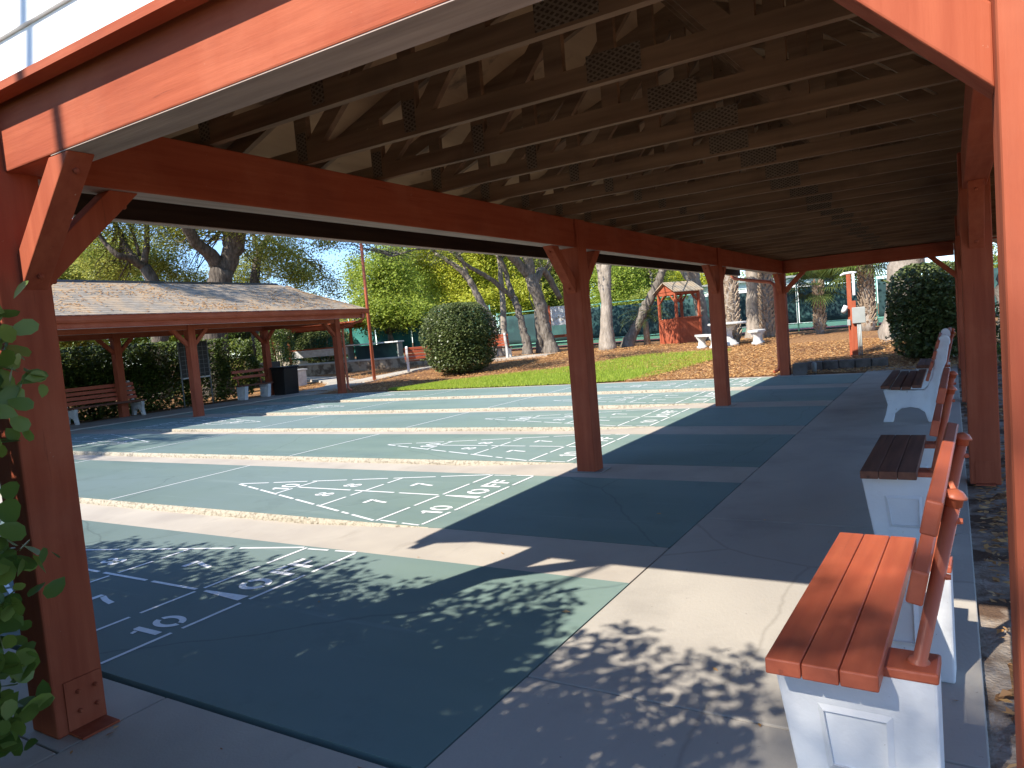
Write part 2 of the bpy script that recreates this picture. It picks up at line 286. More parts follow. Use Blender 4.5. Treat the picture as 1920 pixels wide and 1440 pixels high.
def markings(k):
    mb = MB(); wv = [0]
    def quadz(pts): mb.add([(p[0], p[1], .003) for p in pts], [tuple(range(len(pts)))])
    for end in (0, 1):
        def T(d, y):   # d from the court's end, y across from the near side
            return (-d, CY[k] + y) if end == 0 else (-CL + d, CY[k] + CW - y)
        def seg(a, c, wd=.024):
            ax, ay = a; cx, cy = c; L = math.hypot(cx - ax, cy - ay); nx, ny = -(cy - ay) / L * wd / 2, (cx - ax) / L * wd / 2
            quadz([T(ax + nx, ay + ny), T(cx + nx, cy + ny), T(cx - nx, cy - ny), T(ax - nx, ay - ny)])
        def dash(a, c, cuts, wd=.024):
            t = [0] + cuts + [1]; L = math.hypot(c[0] - a[0], c[1] - a[1]); g = .03 / L
            for t0, t1 in zip(t[:-1], t[1:]):
                s0, s1 = t0 + g, t1 - g; p = lambda s: (a[0] + (c[0] - a[0]) * s, a[1] + (c[1] - a[1]) * s); seg(p(s0), p(s1), wd)
        o10 = BL + 1.5 * FT; l78 = o10 + 3 * FT; l810 = l78 + 3 * FT; tip = l810 + 3 * FT; dead = tip + 3 * FT; c = CW / 2
        dash((BL, .01), (BL, CW - .01), [.24, .48, .75]); dash((o10, .01), (o10, CW - .01), [.27, .5, .77])
        dash((l78, c - c * 2 / 3), (l78, c + c * 2 / 3), [.32, .5, .76]); dash((l810, c - c / 3), (l810, c + c / 3), [.45])
        dash((tip, c), (o10, .03), [.09, .2, .36, .49, .64, .80, .86], .026); dash((tip, c), (o10, CW - .03), [.14, .3, .46, .62, .8], .026)
        dash((l810, c), (o10, c), [.42, .72], .026); dash((BL - .02, .012), (o10, .06), [.5], .02); dash((BL - .02, CW - .012), (o10, CW - .06), [.5], .02)
        quadz([T(o10 - .05, c - .012), T(BL + .05, c - .045), T(BL + .05, c + .03), T(o10 - .05, c + .012)])
        seg((dead, .0), (dead, CW), .02)
        def put(ch, d0, y0, ht, wd):
            for poly in glyph(ch): quadz([T(d0 + p[1] * ht, y0 + p[0] * wd) for p in poly])
        put('1', BL + .06, .298, .205, .18); put('0', BL + .06, .424, .205, .18)
        put('O', BL + .085, .985, .205, .23); put('F', BL + .085, 1.25, .205, .185); put('F', BL + .085, 1.402, .205, .185)
        for q in (-1, 1):
            put('7', l78 - .57, c + q * .33 - .07, .235, .165); put('8', l810 - .69, c + q * .19 - .08, .20, .18)
        put('1', tip - .88, c - .16, .22, .18); put('0', tip - .88, c - .03, .22, .18)
    return mb
for k in range(6):
    y0 = CY[k]
    o = MB().box((-CL, y0, -.14), (0, y0 + CW, 0)).build('shuffleboard_court', M['court']); tag(o, kind='structure')
    markings(k).build('court_markings', M['line'], o)
    if k:
        n = 420; xs_ = np.linspace(-13.9, -1.85, n); V = []; rows = 5
        for j in range(rows):
            t = j / (rows - 1)
            yy = y0 - .006 - .022 * math.sin(t * math.pi / 2) ** .7 + rng.normal(0, .006, n) * (t > .1); zz = -.0035 - .068 * t ** 1.4 + rng.normal(0, .005, n) * (t > .1)
            yy = yy + .012 * np.sin(xs_ * 1.7 + k) * t
            V.append(np.stack([xs_, yy if j else np.full(n, y0 + .0), zz if j else np.full(n, -.003)], 1))
        V = np.concatenate(V); idx = np.arange(n * rows).reshape(rows, n)
        F = np.stack([idx[:-1, :-1].ravel(), idx[1:, :-1].ravel(), idx[1:, 1:].ravel(), idx[:-1, 1:].ravel()], 1)
        tag(mesh_np('rough_kerb', V, F, M['coq']), kind='structure')
    # gutter behind this court
    ya, yb = y0 + CW, (CY[k + 1] if k < 5 else y0 + CW + .22)
    xp = [0, -1.75, -2.4, -3.2, -12.6, -13.4, -14.02, -CL]; zp = [-.002, -.002, -.028, -.058, -.058, -.028, -.002, -.002]
    if k == 5: zp = [-.004] * 8
    poly = [(x - (.004 if i == 0 else 0), z) for i, (x, z) in enumerate(zip(xp, zp))] + [(-CL, -.15), (-.004, -.15)]
    tag(MB().prism(poly, ya + .003, yb - .003).build('concrete_gutter', M['conc']), kind='structure')
# lawn
def lawn():
    top = [(-12.6, 14.75), (-11.8, 16.3), (-10.4, 17.2), (-8.8, 18.0), (-7.6, 19.4), (-6.6, 20.2), (-4.2, 20.3)]
    bot = [(-12.6, 14.6), (-11.6, 14.45), (-10, 14.4), (-8, 14.38), (-6.3, 14.40), (-5.0, 14.9), (-4.1, 18.6)]
    n = 60; ti = np.linspace(0, 1, n); tt = np.linspace(0, 1, 7)
    A = np.stack([np.interp(ti, tt, [p[i] for p in top]) for i in (0, 1)], 1); B = np.stack([np.interp(ti, tt, [p[i] for p in bot]) for i in (0, 1)], 1)
    m = 20; V = []
    for j in range(m):
        P = B + (A - B) * j / (m - 1); V.append(np.c_[P, terr(P[:, 0], P[:, 1]) + .006])
    V = np.concatenate(V); idx = np.arange(n * m).reshape(m, n)
    F = np.stack([idx[:-1, :-1].ravel(), idx[:-1, 1:].ravel(), idx[1:, 1:].ravel(), idx[1:, :-1].ravel()], 1)
    tag(mesh_np('lawn', V, F, M['turf'], smooth=True), kind='structure')
    N = 60000; a = rng.random(N); t = rng.random(N)
    t = np.clip(t * 1.06 - .03, -.03, 1.03)
    P = np.stack([np.interp(a, ti, B[:, i]) * (1 - t) + np.interp(a, ti, A[:, i]) * t for i in (0, 1)], 1) + rng.normal(0, .05, (N, 2))
    h = rng.uniform(.03, .085, N); ang = rng.random(N) * 6.283; wd = rng.uniform(.004, .009, N)
    z = terr(P[:, 0], P[:, 1]); d = np.stack([np.cos(ang), np.sin(ang)], 1); lean = rng.normal(0, .025, (N, 2))
    V = np.empty((N, 3, 3)); V[:, 0, :2] = P - d * wd[:, None]; V[:, 1, :2] = P + d * wd[:, None]; V[:, 2, :2] = P + lean
    V[:, 0, 2] = V[:, 1, 2] = z; V[:, 2, 2] = z + h
    o = mesh_np('grass', V.reshape(-1, 3), np.arange(N * 3).reshape(N, 3), LF['grass'])
    tag(o, 'short bright green grass blades growing on the lawn', 'grass', kind='stuff')
lawn()
# ribbon path behind the left pavilion
def ribbon(name, pts, wd, m, dz=.03, thick=.1, **kw):
    P = np.array(pts, float); t = np.linspace(0, 1, len(P)); ti = np.linspace(0, 1, 40)
    C = np.stack([np.interp(ti, t, P[:, i]) for i in (0, 1)], 1)
    for _ in range(3): C[1:-1] = (C[:-2] + C[1:-1] * 2 + C[2:]) / 4
    D = np.gradient(C, axis=0); D /= np.linalg.norm(D, axis=1)[:, None]; Nn = np.stack([-D[:, 1], D[:, 0]], 1)
    A, B = C + Nn * wd / 2, C - Nn * wd / 2; za = terr(C[:, 0], C[:, 1]) + dz
    mb = MB(); n = len(C)
    vs = [(*A[i], za[i]) for i in range(n)] + [(*B[i], za[i]) for i in range(n)] + [(*A[i], za[i] - thick) for i in range(n)] + [(*B[i], za[i] - thick) for i in range(n)]
    fs = []
    for i in range(n - 1): fs += [(i, i + 1, n + i + 1, n + i), (2 * n + i, 2 * n + i + 1, i + 1, i), (n + i, n + i + 1, 3 * n + i + 1, 3 * n + i)]
    mb.add(vs, fs); return mb.build(name, m)
tag(ribbon('path', [(-16.6, 15.2), (-16.9, 17.2), (-16.8, 19.0), (-16.2, 20.4), (-14.9, 21.8), (-13.2, 22.6), (-11.6, 22.9)], 1.35, M['walk']), kind='structure')
tag(ribbon('side_path', [(-17.0, 17.0), (-18.3, 18.6), (-20.5, 20.0), (-24, 21)], 1.2, M['walk'], .026), kind='structure')
tag(MB().box((-34, 32.0, .2), (8, 60, .43)).build('tennis_court', M['tgreen']), kind='structure')
tag(MB().add([(-34, 31.9, .434), (8, 31.9, .434), (8, 34.2, .434), (-34, 34.2, .434)], [(0, 1, 2, 3)]).build('red_court_border', M['tred']), kind='structure')
def litter(name, label, boxes, n, size, seed, lift=.012):
    r = np.random.default_rng(seed); P = []
    for (x0, x1, y0, y1, wgt) in boxes: m = int(n * wgt); P.append(np.stack([r.uniform(x0, x1, m), r.uniform(y0, y1, m)], 1))
    P = np.concatenate(P); N = len(P); a = r.random(N) * 6.283; s = r.uniform(.5, 1.25, N) * size
    z = np.maximum(terr(P[:, 0], P[:, 1]), 0) + lift + r.random(N) * .015
    flat = (P[:, 0] > -17.4) & (P[:, 0] < 1.56) & (P[:, 1] < 14.2); z[flat] = .004
    d = np.stack([np.cos(a), np.sin(a)], 1); e = np.stack([-d[:, 1], d[:, 0]], 1) * .42; V = np.empty((N, 4, 3))
    for i, (u, v) in enumerate(((-1, 0), (0, -1), (1, 0), (0, 1))):
        V[:, i, :2] = P + (d * u + e * v) * s[:, None]; V[:, i, 2] = z + r.normal(0, .35, N) * s * .5 * (0 if False else 1)
    V[:, :, 2] = np.maximum(V[:, :, 2], z[:, None] - .004)
    tag(mesh_np(name, V.reshape(-1, 3), np.arange(N * 4).reshape(N, 4), LF['dry']), label, 'leaf litter', kind='stuff')
litter('leaf_litter', 'orange brown fallen leaves covering the mulch beds beyond the courts', [(-5.2, 2.5, 14.3, 21, .7), (-12, -3, 17, 26, .4), (-20, -10, 14.6, 24, .3)], 48000, .036, 3)
litter('dirt_litter', 'brown leaf scraps strewn over the dirt strip beside the walkway', [(1.62, 2.5, .2, 14, 1.0), (1.62, 2.3, 2.2, 6, .4)], 2600, .028, 4, -.012)
litter('dry_leaves', 'few dry leaves lying on the concrete near the front posts', [(-1.4, 1.4, -.5, .1, .4), (-1.5, 1.2, .2, 4, .35), (1.2, 1.5, -1, 8, .25)], 34, .018, 5)

# ------------------------------------------------------------------ pavilions
PX, PS = 1.593, .19
PYS = [-.215, 4.62, 9.40, 14.30]
def roofz(x): return 3.405 - .375 * abs(x)
def pavilion(name, label, cx, spout_side, hip=False, full=True):
    t = thing(name, label, 'pavilion', (cx, 0, 0))
    h = PS / 2
    def bolt(p, d, par, r=.011):
        p = Vector(p); d = Vector(d)
        MB().tube([p, p + d * .012, p + d * .018], [r, r, r * .5], 8).build('bolt', M['redz'], par)
    for sx in (-1, 1):
        for i, y in enumerate(PYS):
            po = MB().box((sx * PX - h, y - h, -.004), (sx * PX + h, y + h, 2.375)).build('post', M['redz'], t, bevel=.008)
            xi = sx * (PX - h)      # inward face
            pl = MB()
            if i == 0 or sx > 0:
                if sx < 0:
                    pl.box((xi, y - .055, .01), (xi + .007, y + .085, .20)).box((xi, y - .055, -.001), (xi + .10, y + .085, .008))
                else:
                    pl.box((sx * PX - .06, y - h - .006, .01), (sx * PX + .06, y - h, .17)).box((sx * PX - .06, y - h - .05, -.001), (sx * PX + .06, y - h, .008))
                bp = pl.build('base_plate', M['redz'], po)
                if sx < 0 and full:
                    for yy in (-.01, .055):
                        for zz in (.075, .15): bolt((xi + .007, y + yy, zz), (1, 0, 0), bp, .008)
            elif full:
                pl.box((sx * PX - h - .07, y - h - .03, -.001), (sx * PX + h + .07, y + h + .03, .006)).build('base_plate', M['metal'], po)
            # braces along the length
            for sy in (-1, 1):
                if (i == 0 and sy < 0) or (i == 3 and sy > 0): continue
                ye = y + sy * h
                poly = [(ye, 1.69), (ye, 1.818), (ye + sy * .298, 2.114), (ye + sy * .425, 2.114)]
                br = MB().prism(poly, sx * PX - .046, sx * PX + .046, 'x').build('brace', M['redz'], t, bevel=.004)
                if full:
                    n = Vector((0, sy, -1)).normalized()
                    for s in (.05, .375): bolt((sx * PX, ye + sy * s, 1.69 + s), n, br)
            # braces across the ends
            if i in (0, 3):
                yb = y + (.03 if i == 0 else -.03); xe = sx * (PX - h)
                poly = [(xe, 1.69), (xe, 1.818), (xe - sx * .298, 2.114), (xe - sx * .425, 2.114)]
                br = MB().prism(poly, yb - .046, yb + .046, 'y').build('brace', M['redz'], t, bevel=.004)
                if full:
                    n = Vector((-sx, 0, -1)).normalized()
                    for s in ((.05, .375) if sx < 0 else ()): bolt((xe - sx * s, yb, 1.69 + s), n, br)
        for i in range(3):
            MB().box((sx * PX - .072, PYS[i] + h + .002, 2.115), (sx * PX + .072, PYS[i + 1] - h - .002, 2.374)).build('side_beam', M['redy'], t, bevel=.006)
            if sx < 0 or not full:
                MB().box((sx * PX - .066, PYS[i] + h + .01, 2.1135), (sx * PX + .066, PYS[i + 1] - h - .01, 2.1175)).build('beam_underside', M['rawy'], t)
    for y, yo in ((PYS[0], .05), (PYS[3], 0)):
        MB().box((-PX + h + .002, y + yo - .072, 2.117), (PX - h - .002, y + yo + .072, 2.376)).build('end_beam', M['redx'], t, bevel=.006)
    MB().box((-PX + h + .32, PYS[0] - .018, 2.1145), (PX - h - .02, PYS[0] + .118, 2.119)).build('beam_underside', M['rawx'], t)
    Y0, Y1 = -.42, 14.62; EX = 2.56
    # trusses, 0.61 m apart
    tr = 0; ys_ = [.09 + .606 * k for k in range(24) if .09 + .606 * k < 14.15]
    for k, y in enumerate(ys_):
        mb = MB(); mb.box((-2.50, y - .019, 2.382), (2.50, y + .019, 2.471))
        for s in (-1, 1):
            mb.prism([(s * 2.53, roofz(2.53) - .002), (0, roofz(0) - .002), (0, roofz(0) - .10), (s * 2.53, roofz(2.53) - .10)], y - .0185, y + .0185)
            for a in (1.55, .80):
                mb.box((s * a - .044, y - .018, 2.40), (s * a + .044, y + .018, roofz(a) - .05))
            mb.bar((s * 1.50, y, 2.43), (s * .84, y, roofz(.84) - .09), .0355, .088, (0, 1, 0)) if False else None
            for (xa, za, xb, zb) in ((1.50, 2.45, .86, roofz(.86) - .08), (.74, 2.45, .05, 3.28)):
                dx, dz = xb - xa, zb - za; L = math.hypot(dx, dz); nx, nz = -dz / L * .043, dx / L * .043
                mb.prism([(s * (xa + nx), za + nz), (s * (xb + nx), zb + nz), (s * (xb - nx), zb - nz), (s * (xa - nx), za - nz)], y - .0175, y + .0175)
        mb.box((-.044, y - .0178, 2.40), (.044, y + .0178, 3.32))
        o = mb.build('truss', M['trussx'], t)
        if full:
            pm = MB(); j = .05 * math.sin(k * 2.1)
            pm.box((.20 + j, y - .0215, 2.395), (.44 + j, y - .0188, 2.505))
            pm.build('splice_plate', M['plate'], o)
            if k < 11:
                for a in (-1.55, -.80): MB().box((a - .035, y - .0212, 2.40), (a + .035, y - .0188, 2.55)).build('joint_plate', M['plate'], o)
    # roof
    for s in (-1, 1):
        ye = Y1
        pts = [(0, Y0, roofz(0)), (s * EX, Y0, roofz(EX)), (s * EX, ye, roofz(EX)), (0, ye - (1.0 if hip else 0), roofz(0))]
        def slab(z0, z1, grow):
            p = [(q[0] + (s * grow if abs(q[0]) > 1 else 0), q[1], q[2] - (.375 * grow if abs(q[0]) > 1 else 0)) for q in pts]
            vs = [(a, b_, c + z0) for a, b_, c in p] + [(a, b_, c + z1) for a, b_, c in p]
            return MB().add(vs, [(0, 1, 2, 3), (7, 6, 5, 4), (0, 4, 5, 1), (1, 5, 6, 2), (2, 6, 7, 3), (3, 7, 4, 0)])
        slab(0, .014, 0).build('roof_deck', M['ply'], t)
        slab(.0155, .032, .035).build('roof_shingles', M['shingle'], t)
    MB().prism([(-.11, roofz(.11) + .034), (0, roofz(0) + .05), (.11, roofz(.11) + .034), (.11, roofz(.11) + .044), (0, roofz(0) + .062), (-.11, roofz(.11) + .044)], Y0, Y1 - (1.0 if hip else 0)).build('ridge_cap', M['black'], t)
    for s in (-1, 1):
        MB().box((s * 2.53 - .019, Y0 + .02, 2.19), (s * 2.53 + .019, Y1 - .02, 2.44)).build('fascia', M['redy'], t)
        MB().box((s * 2.49 - .019, Y0 + .021, 2.192), (s * 2.49 + .019, Y1 - .021, 2.378)).build('sub_fascia', M['darkwood'], t)
        MB().box((min(s * 2.472, s * 2.548), Y0 + .022, 2.1845), (max(s * 2.472, s * 2.548), Y1 - .022, 2.1895)).build('fascia_edge', M['rawy'], t)
        g = [(2.551, 2.43), (2.551, 2.31), (2.62, 2.305), (2.655, 2.35), (2.672, 2.425), (2.69, 2.43), (2.69, 2.437), (2.668, 2.437), (2.648, 2.36), (2.615, 2.314), (2.556, 2.318), (2.556, 2.43)]
        MB().prism([(s * a, c) for a, c in g], Y0, Y1 + .03).build('gutter', M['redy'], t)
    s = spout_side; yd = PYS[3] + .12
    path = [(s * 2.61, yd, 2.31), (s * 2.61, yd, 2.20), (s * 2.56, yd, 2.13), (s * 2.2, yd, 2.05), (s * 1.84, yd, 1.98), (s * 1.76, yd, 1.93), (s * 1.735, yd, 1.84), (s * 1.735, yd, .22), (s * 1.75, yd, .12), (s * 1.86, yd + .02, .06)]
    MB().tube(path, .036, 8).build('downspout', M['pipe'], t, smooth=True)
    # gable ends
    for e, (yf, dr) in enumerate(((-.262, -1), (14.40, 1))):
        if hip and e == 1: continue
        mb = MB(); z = 2.366
        while z < 3.34:
            zt = min(z + .152, 3.385); w0 = min((3.40 - z) / .375 - .01, 2.50); w1 = max((3.40 - zt) / .375 - .01, .01); w1 = min(w1, 2.50)
            a, b_ = yf + dr * .034, yf + dr * .018
            mb.add([(-w0, yf, z), (w0, yf, z), (w0, a, z), (-w0, a, z), (-w1, yf, zt), (w1, yf, zt), (w1, b_, zt), (-w1, b_, zt)],
                   [(0, 3, 2, 1), (4, 5, 6, 7), (0, 1, 5, 4), (1, 2, 6, 5), (2, 3, 7, 6), (3, 0, 4, 7)])
            z += .153
        mb.build('gable_siding', M['siding'], t)
        MB().box((-2.50, min(yf, yf + dr * .06), 2.336), (2.50, max(yf, yf + dr * .06), 2.363)).build('gable_trim', M['redx'], t)
        MB().prism([(-2.45, 2.385), (2.45, 2.385), (2.45, 2.46), (0, 3.38), (-2.45, 2.46)], yf - dr * .004, yf - dr * .02).build('gable_backing', M['ply'], t)
        for s in (-1, 1):
            ya = Y0 + .001 if e == 0 else Y1 - .021
            MB().prism([(s * 2.55, roofz(2.55) - .003), (0, roofz(0) - .003), (0, roofz(0) - .14), (s * 2.55, roofz(2.55) - .14)], ya, ya + .02).build('rake_board', M['redx'], t)
    return t
pavilion('pavilion', 'open sided red timber pavilion in the foreground with exposed roof trusses', .0875, -1)
def roof_litter():
    r = np.random.default_rng(77); N = 5200; s = r.choice([-1, 1], N, p=[.15, .85]); a = r.random(N) ** .8 * 2.5; y = np.clip(r.normal(9.5, 4.2, N), -.3, 14.3)
    keep = (np.sin(a * 2.1 + y * .8) + np.sin(y * 1.7 - a) + r.normal(0, 1.0, N)) > .1; s, a, y = s[keep], a[keep], y[keep]; y = np.minimum(y, 14.4 - np.maximum(0, 1.0 - a * .4)); N = len(y)
    P = np.stack([-15.86 + s * a, y, 3.405 - .375 * a + .04 + r.random(N) * .01], 1); an = r.random(N) * 6.283; sz = r.uniform(.02, .055, N)
    d = np.stack([np.cos(an), np.sin(an), -.375 * s * np.cos(an)], 1); e = np.stack([-np.sin(an), np.cos(an), .375 * s * np.sin(an)], 1) * .4
    V = np.stack([P - d * sz[:, None], P - e * sz[:, None], P + d * sz[:, None], P + e * sz[:, None]], 1)
    tag(mesh_np('roof_litter', V.reshape(-1, 3), np.arange(N * 4).reshape(N, 4), LF['dry']), 'brown dead leaves scattered over the shingle roof across the courts', 'leaf litter', kind='stuff')
roof_litter()
pavilion('pavilion', 'red timber pavilion across the courts with leaf strewn shingle roof', -15.86, 1, hip=True, full=False)

# ------------------------------------------------------------------ benches
def plank_bench(label, loc, rz=0, m='seat', me='seat', length=1.22, group='plank benches on concrete blocks'):
    "front towards -x, runs along +y"
    t = thing('bench', label, 'bench', loc, rz, group)
    for y in (.11, length - .24):
        p = [(.065, 0), (0, .408), (.27, .408), (.27, .43), (.405, .43), (.405, 0)]
        o = MB().prism(p, y, y + .125).build('pedestal', M['white'], t, bevel=.008)
        for f, yy in ((-1, y), (1, y + .125)):
            mb = MB(); q = [(.135, .12), (.115, .30), (.30, .30), (.30, .12)]; i_ = [(.150, .135), (.131, .285), (.285, .285), (.285, .135)]
            for a in range(4):
                c = (a + 1) % 4
                mb.add([(q[a][0], yy + f * .001, q[a][1]), (q[c][0], yy + f * .001, q[c][1]), (i_[c][0], yy + f * .011, i_[c][1]), (i_[a][0], yy + f * .011, i_[a][1]), (i_[c][0], yy - .0, i_[c][1]), (i_[a][0], yy - .0, i_[a][1])],
                       [(0, 1, 2, 3), (3, 2, 4, 5)])
            mb.build('panel_rim', M['white'], o)
        MB().box((.274, y - .003, .405), (.408, y + .128, .434)).build('painted_cap', M['seat'], o, bevel=.006)
    for a in range(3):
        x = .010 + a * .0922
        MB().box((x, 0, .412), (x + .0902, length, .456)).build('seat_plank', M[m], t, bevel=.0045)
    d = Vector((.095, 0, .45)).normalized()
    for y in (.17, length - .18):
        b0 = Vector((.36, y, .425)); b1 = b0 + d * .46
        pp = MB().tube([b0, b0 + d * .012, b0 + d * .02, b1], [.03, .028, .0175, .0175], 14).build('back_pole', M['pipe'], t, smooth=True)
        MB().tube([b1 - d * .02, b1 - d * .0, b1 + d * .002, b1 + d * .006, b1 + d * .018, b1 + d * .024], [.021, .021, .029, .029, .018, .003], 14).build('pole_cap', M['pipe'], pp, smooth=True)
        for zz in (.25, .40):
            c = b0 + d * zz + Vector((.017, 0, 0)); MB().tube([c, c + Vector((.012, 0, 0))], [.009, .007], 8).build('bolt', M['pipe'], pp)
    nrm = Vector((-d.z, 0, d.x))
    for zz in (.225, .40):
        c = Vector((.36, 0, .425)) + d * (zz + .04) + nrm * .038
        MB().bar(c + Vector((0, -.0, 0)), c + Vector((0, length, 0)), .038, .086, up=d).build('back_plank', M[me], t, bevel=.006)
    return t
plank_bench('nearest orange red plank bench in sun on white concrete blocks', (1.045, .32, 0), R_(-1.8))
plank_bench('brown topped plank bench just behind the nearest sunlit bench', (1.04, 2.74, 0), R_(-.6), m='seatold', me='seat')
plank_bench('small plank bench at far end of walkway, beyond the white scrolled bench', (1.06, 9.75, 0), m='seatold', me='seat')
plank_bench('plank bench on grey blocks beside the black bin across the courts', (-17.32 + .4, 14.02, .02), math.pi, m='seatold', me='seat', group='plank benches on concrete blocks')
def scroll_bench(label, loc, rz=0, length=1.9, m='seatold', mw='white', k=1.0):
    "cast concrete ends with curved legs, slatted seat and back; front towards -x, runs along +y"
    t = thing('slatted_bench', label, 'bench', loc, rz, 'slatted benches with cast concrete ends')
    prof = [(.0, 0), (.105, 0), (.125, .10), (.19, .155), (.28, .17), (.36, .155), (.42, .11), (.45, 0), (.555, 0), (.545, .16), (.545, .34), (.585, .52), (.645, .66), (.665, .78), (.675, .84), (.69, .87), (.685, .92), (.655, .955), (.615, .955), (.585, .925), (.582, .885), (.565, .84), (.545, .72), (.50, .50), (.455, .40), (.42, .36), (.22, .365), (.045, .385), (.015, .365), (.03, .30), (.055, .20), (.03, .09)]
    for y in (.06, length - .15):
        MB().prism([(a, c) for a, c in prof], y, y + .085).build('end_support', M[mw], t, bevel=.012)
    for i in range(4):
        a = -.005 + i * .104; z = .388 - (.014 if i in (1, 2) else 0)
        MB().box((a, 0, z), (a + .092, length, z + .036)).build('seat_slat', M[m], t, bevel=.006)
    d = Vector((.12, 0, .42)).normalized(); nrm = Vector((-d.z, 0, d.x))
    for i in range(4):
        c = Vector((.50, 0, .50)) + d * (i * .122) + nrm * .022 + Vector((-.012, 0, 0))
        MB().bar(c, c + Vector((0, length, 0)), .032, .092, up=d).build('back_slat', M['seat'], t, bevel=.005)
    return t
scroll_bench('white scroll ended slatted bench standing on the right walkway', (.80, 7.50, 0), length=2.0)
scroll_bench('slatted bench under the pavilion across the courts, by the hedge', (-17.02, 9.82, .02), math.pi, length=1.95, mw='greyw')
scroll_bench('slatted red bench with white end left of the round clipped bush', (-16.25, 19.75, th(-16.2, 19.8) + .03), R_(-90 + 38), length=1.9)
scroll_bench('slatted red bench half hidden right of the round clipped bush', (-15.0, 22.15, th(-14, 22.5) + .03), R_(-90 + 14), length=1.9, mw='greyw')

# ------------------------------------------------------------------ vegetation
def leaf_quads(P, size, r, up=.25, aspect=.5, sunward=.9):
    N = len(P); nrm = r.normal(0, 1, (N, 3)); nrm[:, 2] = np.abs(nrm[:, 2]) + up; nrm += np.array(SUN_DIR) * sunward; nrm /= np.linalg.norm(nrm, axis=1)[:, None]
    a = np.cross(nrm, r.normal(0, 1, (N, 3))); a /= np.linalg.norm(a, axis=1)[:, None]; b_ = np.cross(nrm, a)
    s = (r.uniform(.6, 1.3, N) * size)[:, None]; V = np.empty((N, 4, 3))
    V[:, 0] = P - a * s * .5; V[:, 1] = P + b_ * s * aspect * .5 + nrm * s * .06; V[:, 2] = P + a * s * .5; V[:, 3] = P - b_ * s * aspect * .5 + nrm * s * .06
    return V.reshape(-1, 3), np.arange(N * 4).reshape(N, 4)
def crown_points(blobs, r, clump=.24, per=16, dens=1.0):
    out = []; cc = []
    for (x, y, z, rh, rv) in blobs:
        vol = rh * rh * rv; n = int(dens * 60 * vol ** .72) + 12
        d = r.normal(0, 1, (n, 3)); d /= np.linalg.norm(d, axis=1)[:, None]; rad = r.random(n) ** .45
        C = np.array([x, y, z]) + d * rad[:, None] * np.array([rh, rh * .9, rv]); cc.append(C)
        m = r.integers(per // 2, per * 2, n); I = np.repeat(np.arange(n), m)
        out.append(C[I] + r.normal(0, 1, (len(I), 3)) * np.array([clump, clump, clump * .6]))
    return np.concatenate(out), np.concatenate(cc)
def bend_path(a, c, r, n=5, j=.12):
    a, c = np.array(a), np.array(c); L = np.linalg.norm(c - a); P = a + (c - a) * np.linspace(0, 1, n)[:, None]
    P[1:-1] += r.normal(0, j * L * .5, (n - 2, 3)); return [tuple(q) for q in P]
def smooth_path(l):
    P = np.array(l); n = len(P)
    if n < 3: return P
    t = np.concatenate([[0], np.cumsum(np.linalg.norm(np.diff(P[:, :3], axis=0), axis=1) + 1e-6)]); ti = np.linspace(0, t[-1], (n - 1) * 4 + 1)
    Q = np.stack([np.interp(ti, t, P[:, i]) for i in range(4)], 1)
    for _ in range(3): Q[1:-1] = (Q[:-2] + 2 * Q[1:-1] + Q[2:]) / 4
    return Q
def tree(name, label, limbs, blobs, leaf, size=.11, bark='bark', seed=1, group=None, base=True, twigs=5, per=16, dens=1.0, clump=.24, tw=.035, base_flare=1.35):
    r = np.random.default_rng(seed); x, y, z, rad = limbs[0][0]; gz = th(x, y)
    t = thing(name, label, 'tree', (x, y, gz), 0, group); O = np.array([x, y, gz])
    mb = MB()
    for i, l in enumerate(limbs):
        if i == 0 and base: l = [(x + .02, y, gz - .12, rad * base_flare), (x + .01, y, gz + .22, rad * 1.08)] + [q for q in l if q[2] > gz + .3]
        Q = smooth_path(l); Q[:, :3] -= O
        Q[1:, :3] += r.normal(0, .02, (len(Q) - 1, 3)) * np.minimum(1, Q[1:, 3:4] * 6)
        mb.tube(Q[:, :3].tolist(), (Q[:, 3] * r.uniform(.95, 1.06, len(Q))).tolist(), 12)
    P, C = crown_points(blobs, r, clump=clump, per=per, dens=dens)
    ends = np.array([q[:3] for l in limbs for q in smooth_path(l)[3:]])
    for c in C[r.permutation(len(C))[:int(twigs * len(blobs))]]:
        a = ends[np.argmin(np.linalg.norm(ends - c, axis=1) + r.random(len(ends)) * .6)]
        path = bend_path(a - O, c - O, r); L = np.linalg.norm(c - a)
        mb.tube(path, np.linspace(min(tw, .012 + .02 * L), .006, len(path)).tolist(), 6)
    mb.build('trunk', M[bark], t, smooth=True)
    V, F = leaf_quads(P - O, size, r); mesh_np('crown', V, F, LF[leaf], t)
    return t
LB = {}
LB['oakA'] = [[(-21.98,15.68,0.81,0.538),(-21.91,15.89,2.79,0.518),(-21.81,16.05,3.97,0.498),(-21.62,16.22,4.64,0.498)],[(-21.62,16.22,4.64,0.438),(-21.27,16.49,5.30,0.398),(-20.64,16.35,5.99,0.332),(-20.15,16.13,6.85,0.288),(-19.62,15.95,7.86,0.226)],[(-21.67,16.19,4.65,0.358),(-21.56,15.71,5.15,0.293),(-21.52,15.18,5.46,0.249),(-21.34,14.74,5.97,0.226),(-21.09,14.34,6.45,0.203),(-20.81,14.00,7.27,0.163)],[(-22.24,17.07,5.36,0.186),(-22.75,17.42,6.17,0.189),(-23.21,17.82,7.33,0.171),(-23.21,17.91,8.39,0.128)],[(-20.68,16.31,5.80,0.156),(-20.41,16.49,5.97,0.117),(-19.93,16.56,6.17,0.078)]]
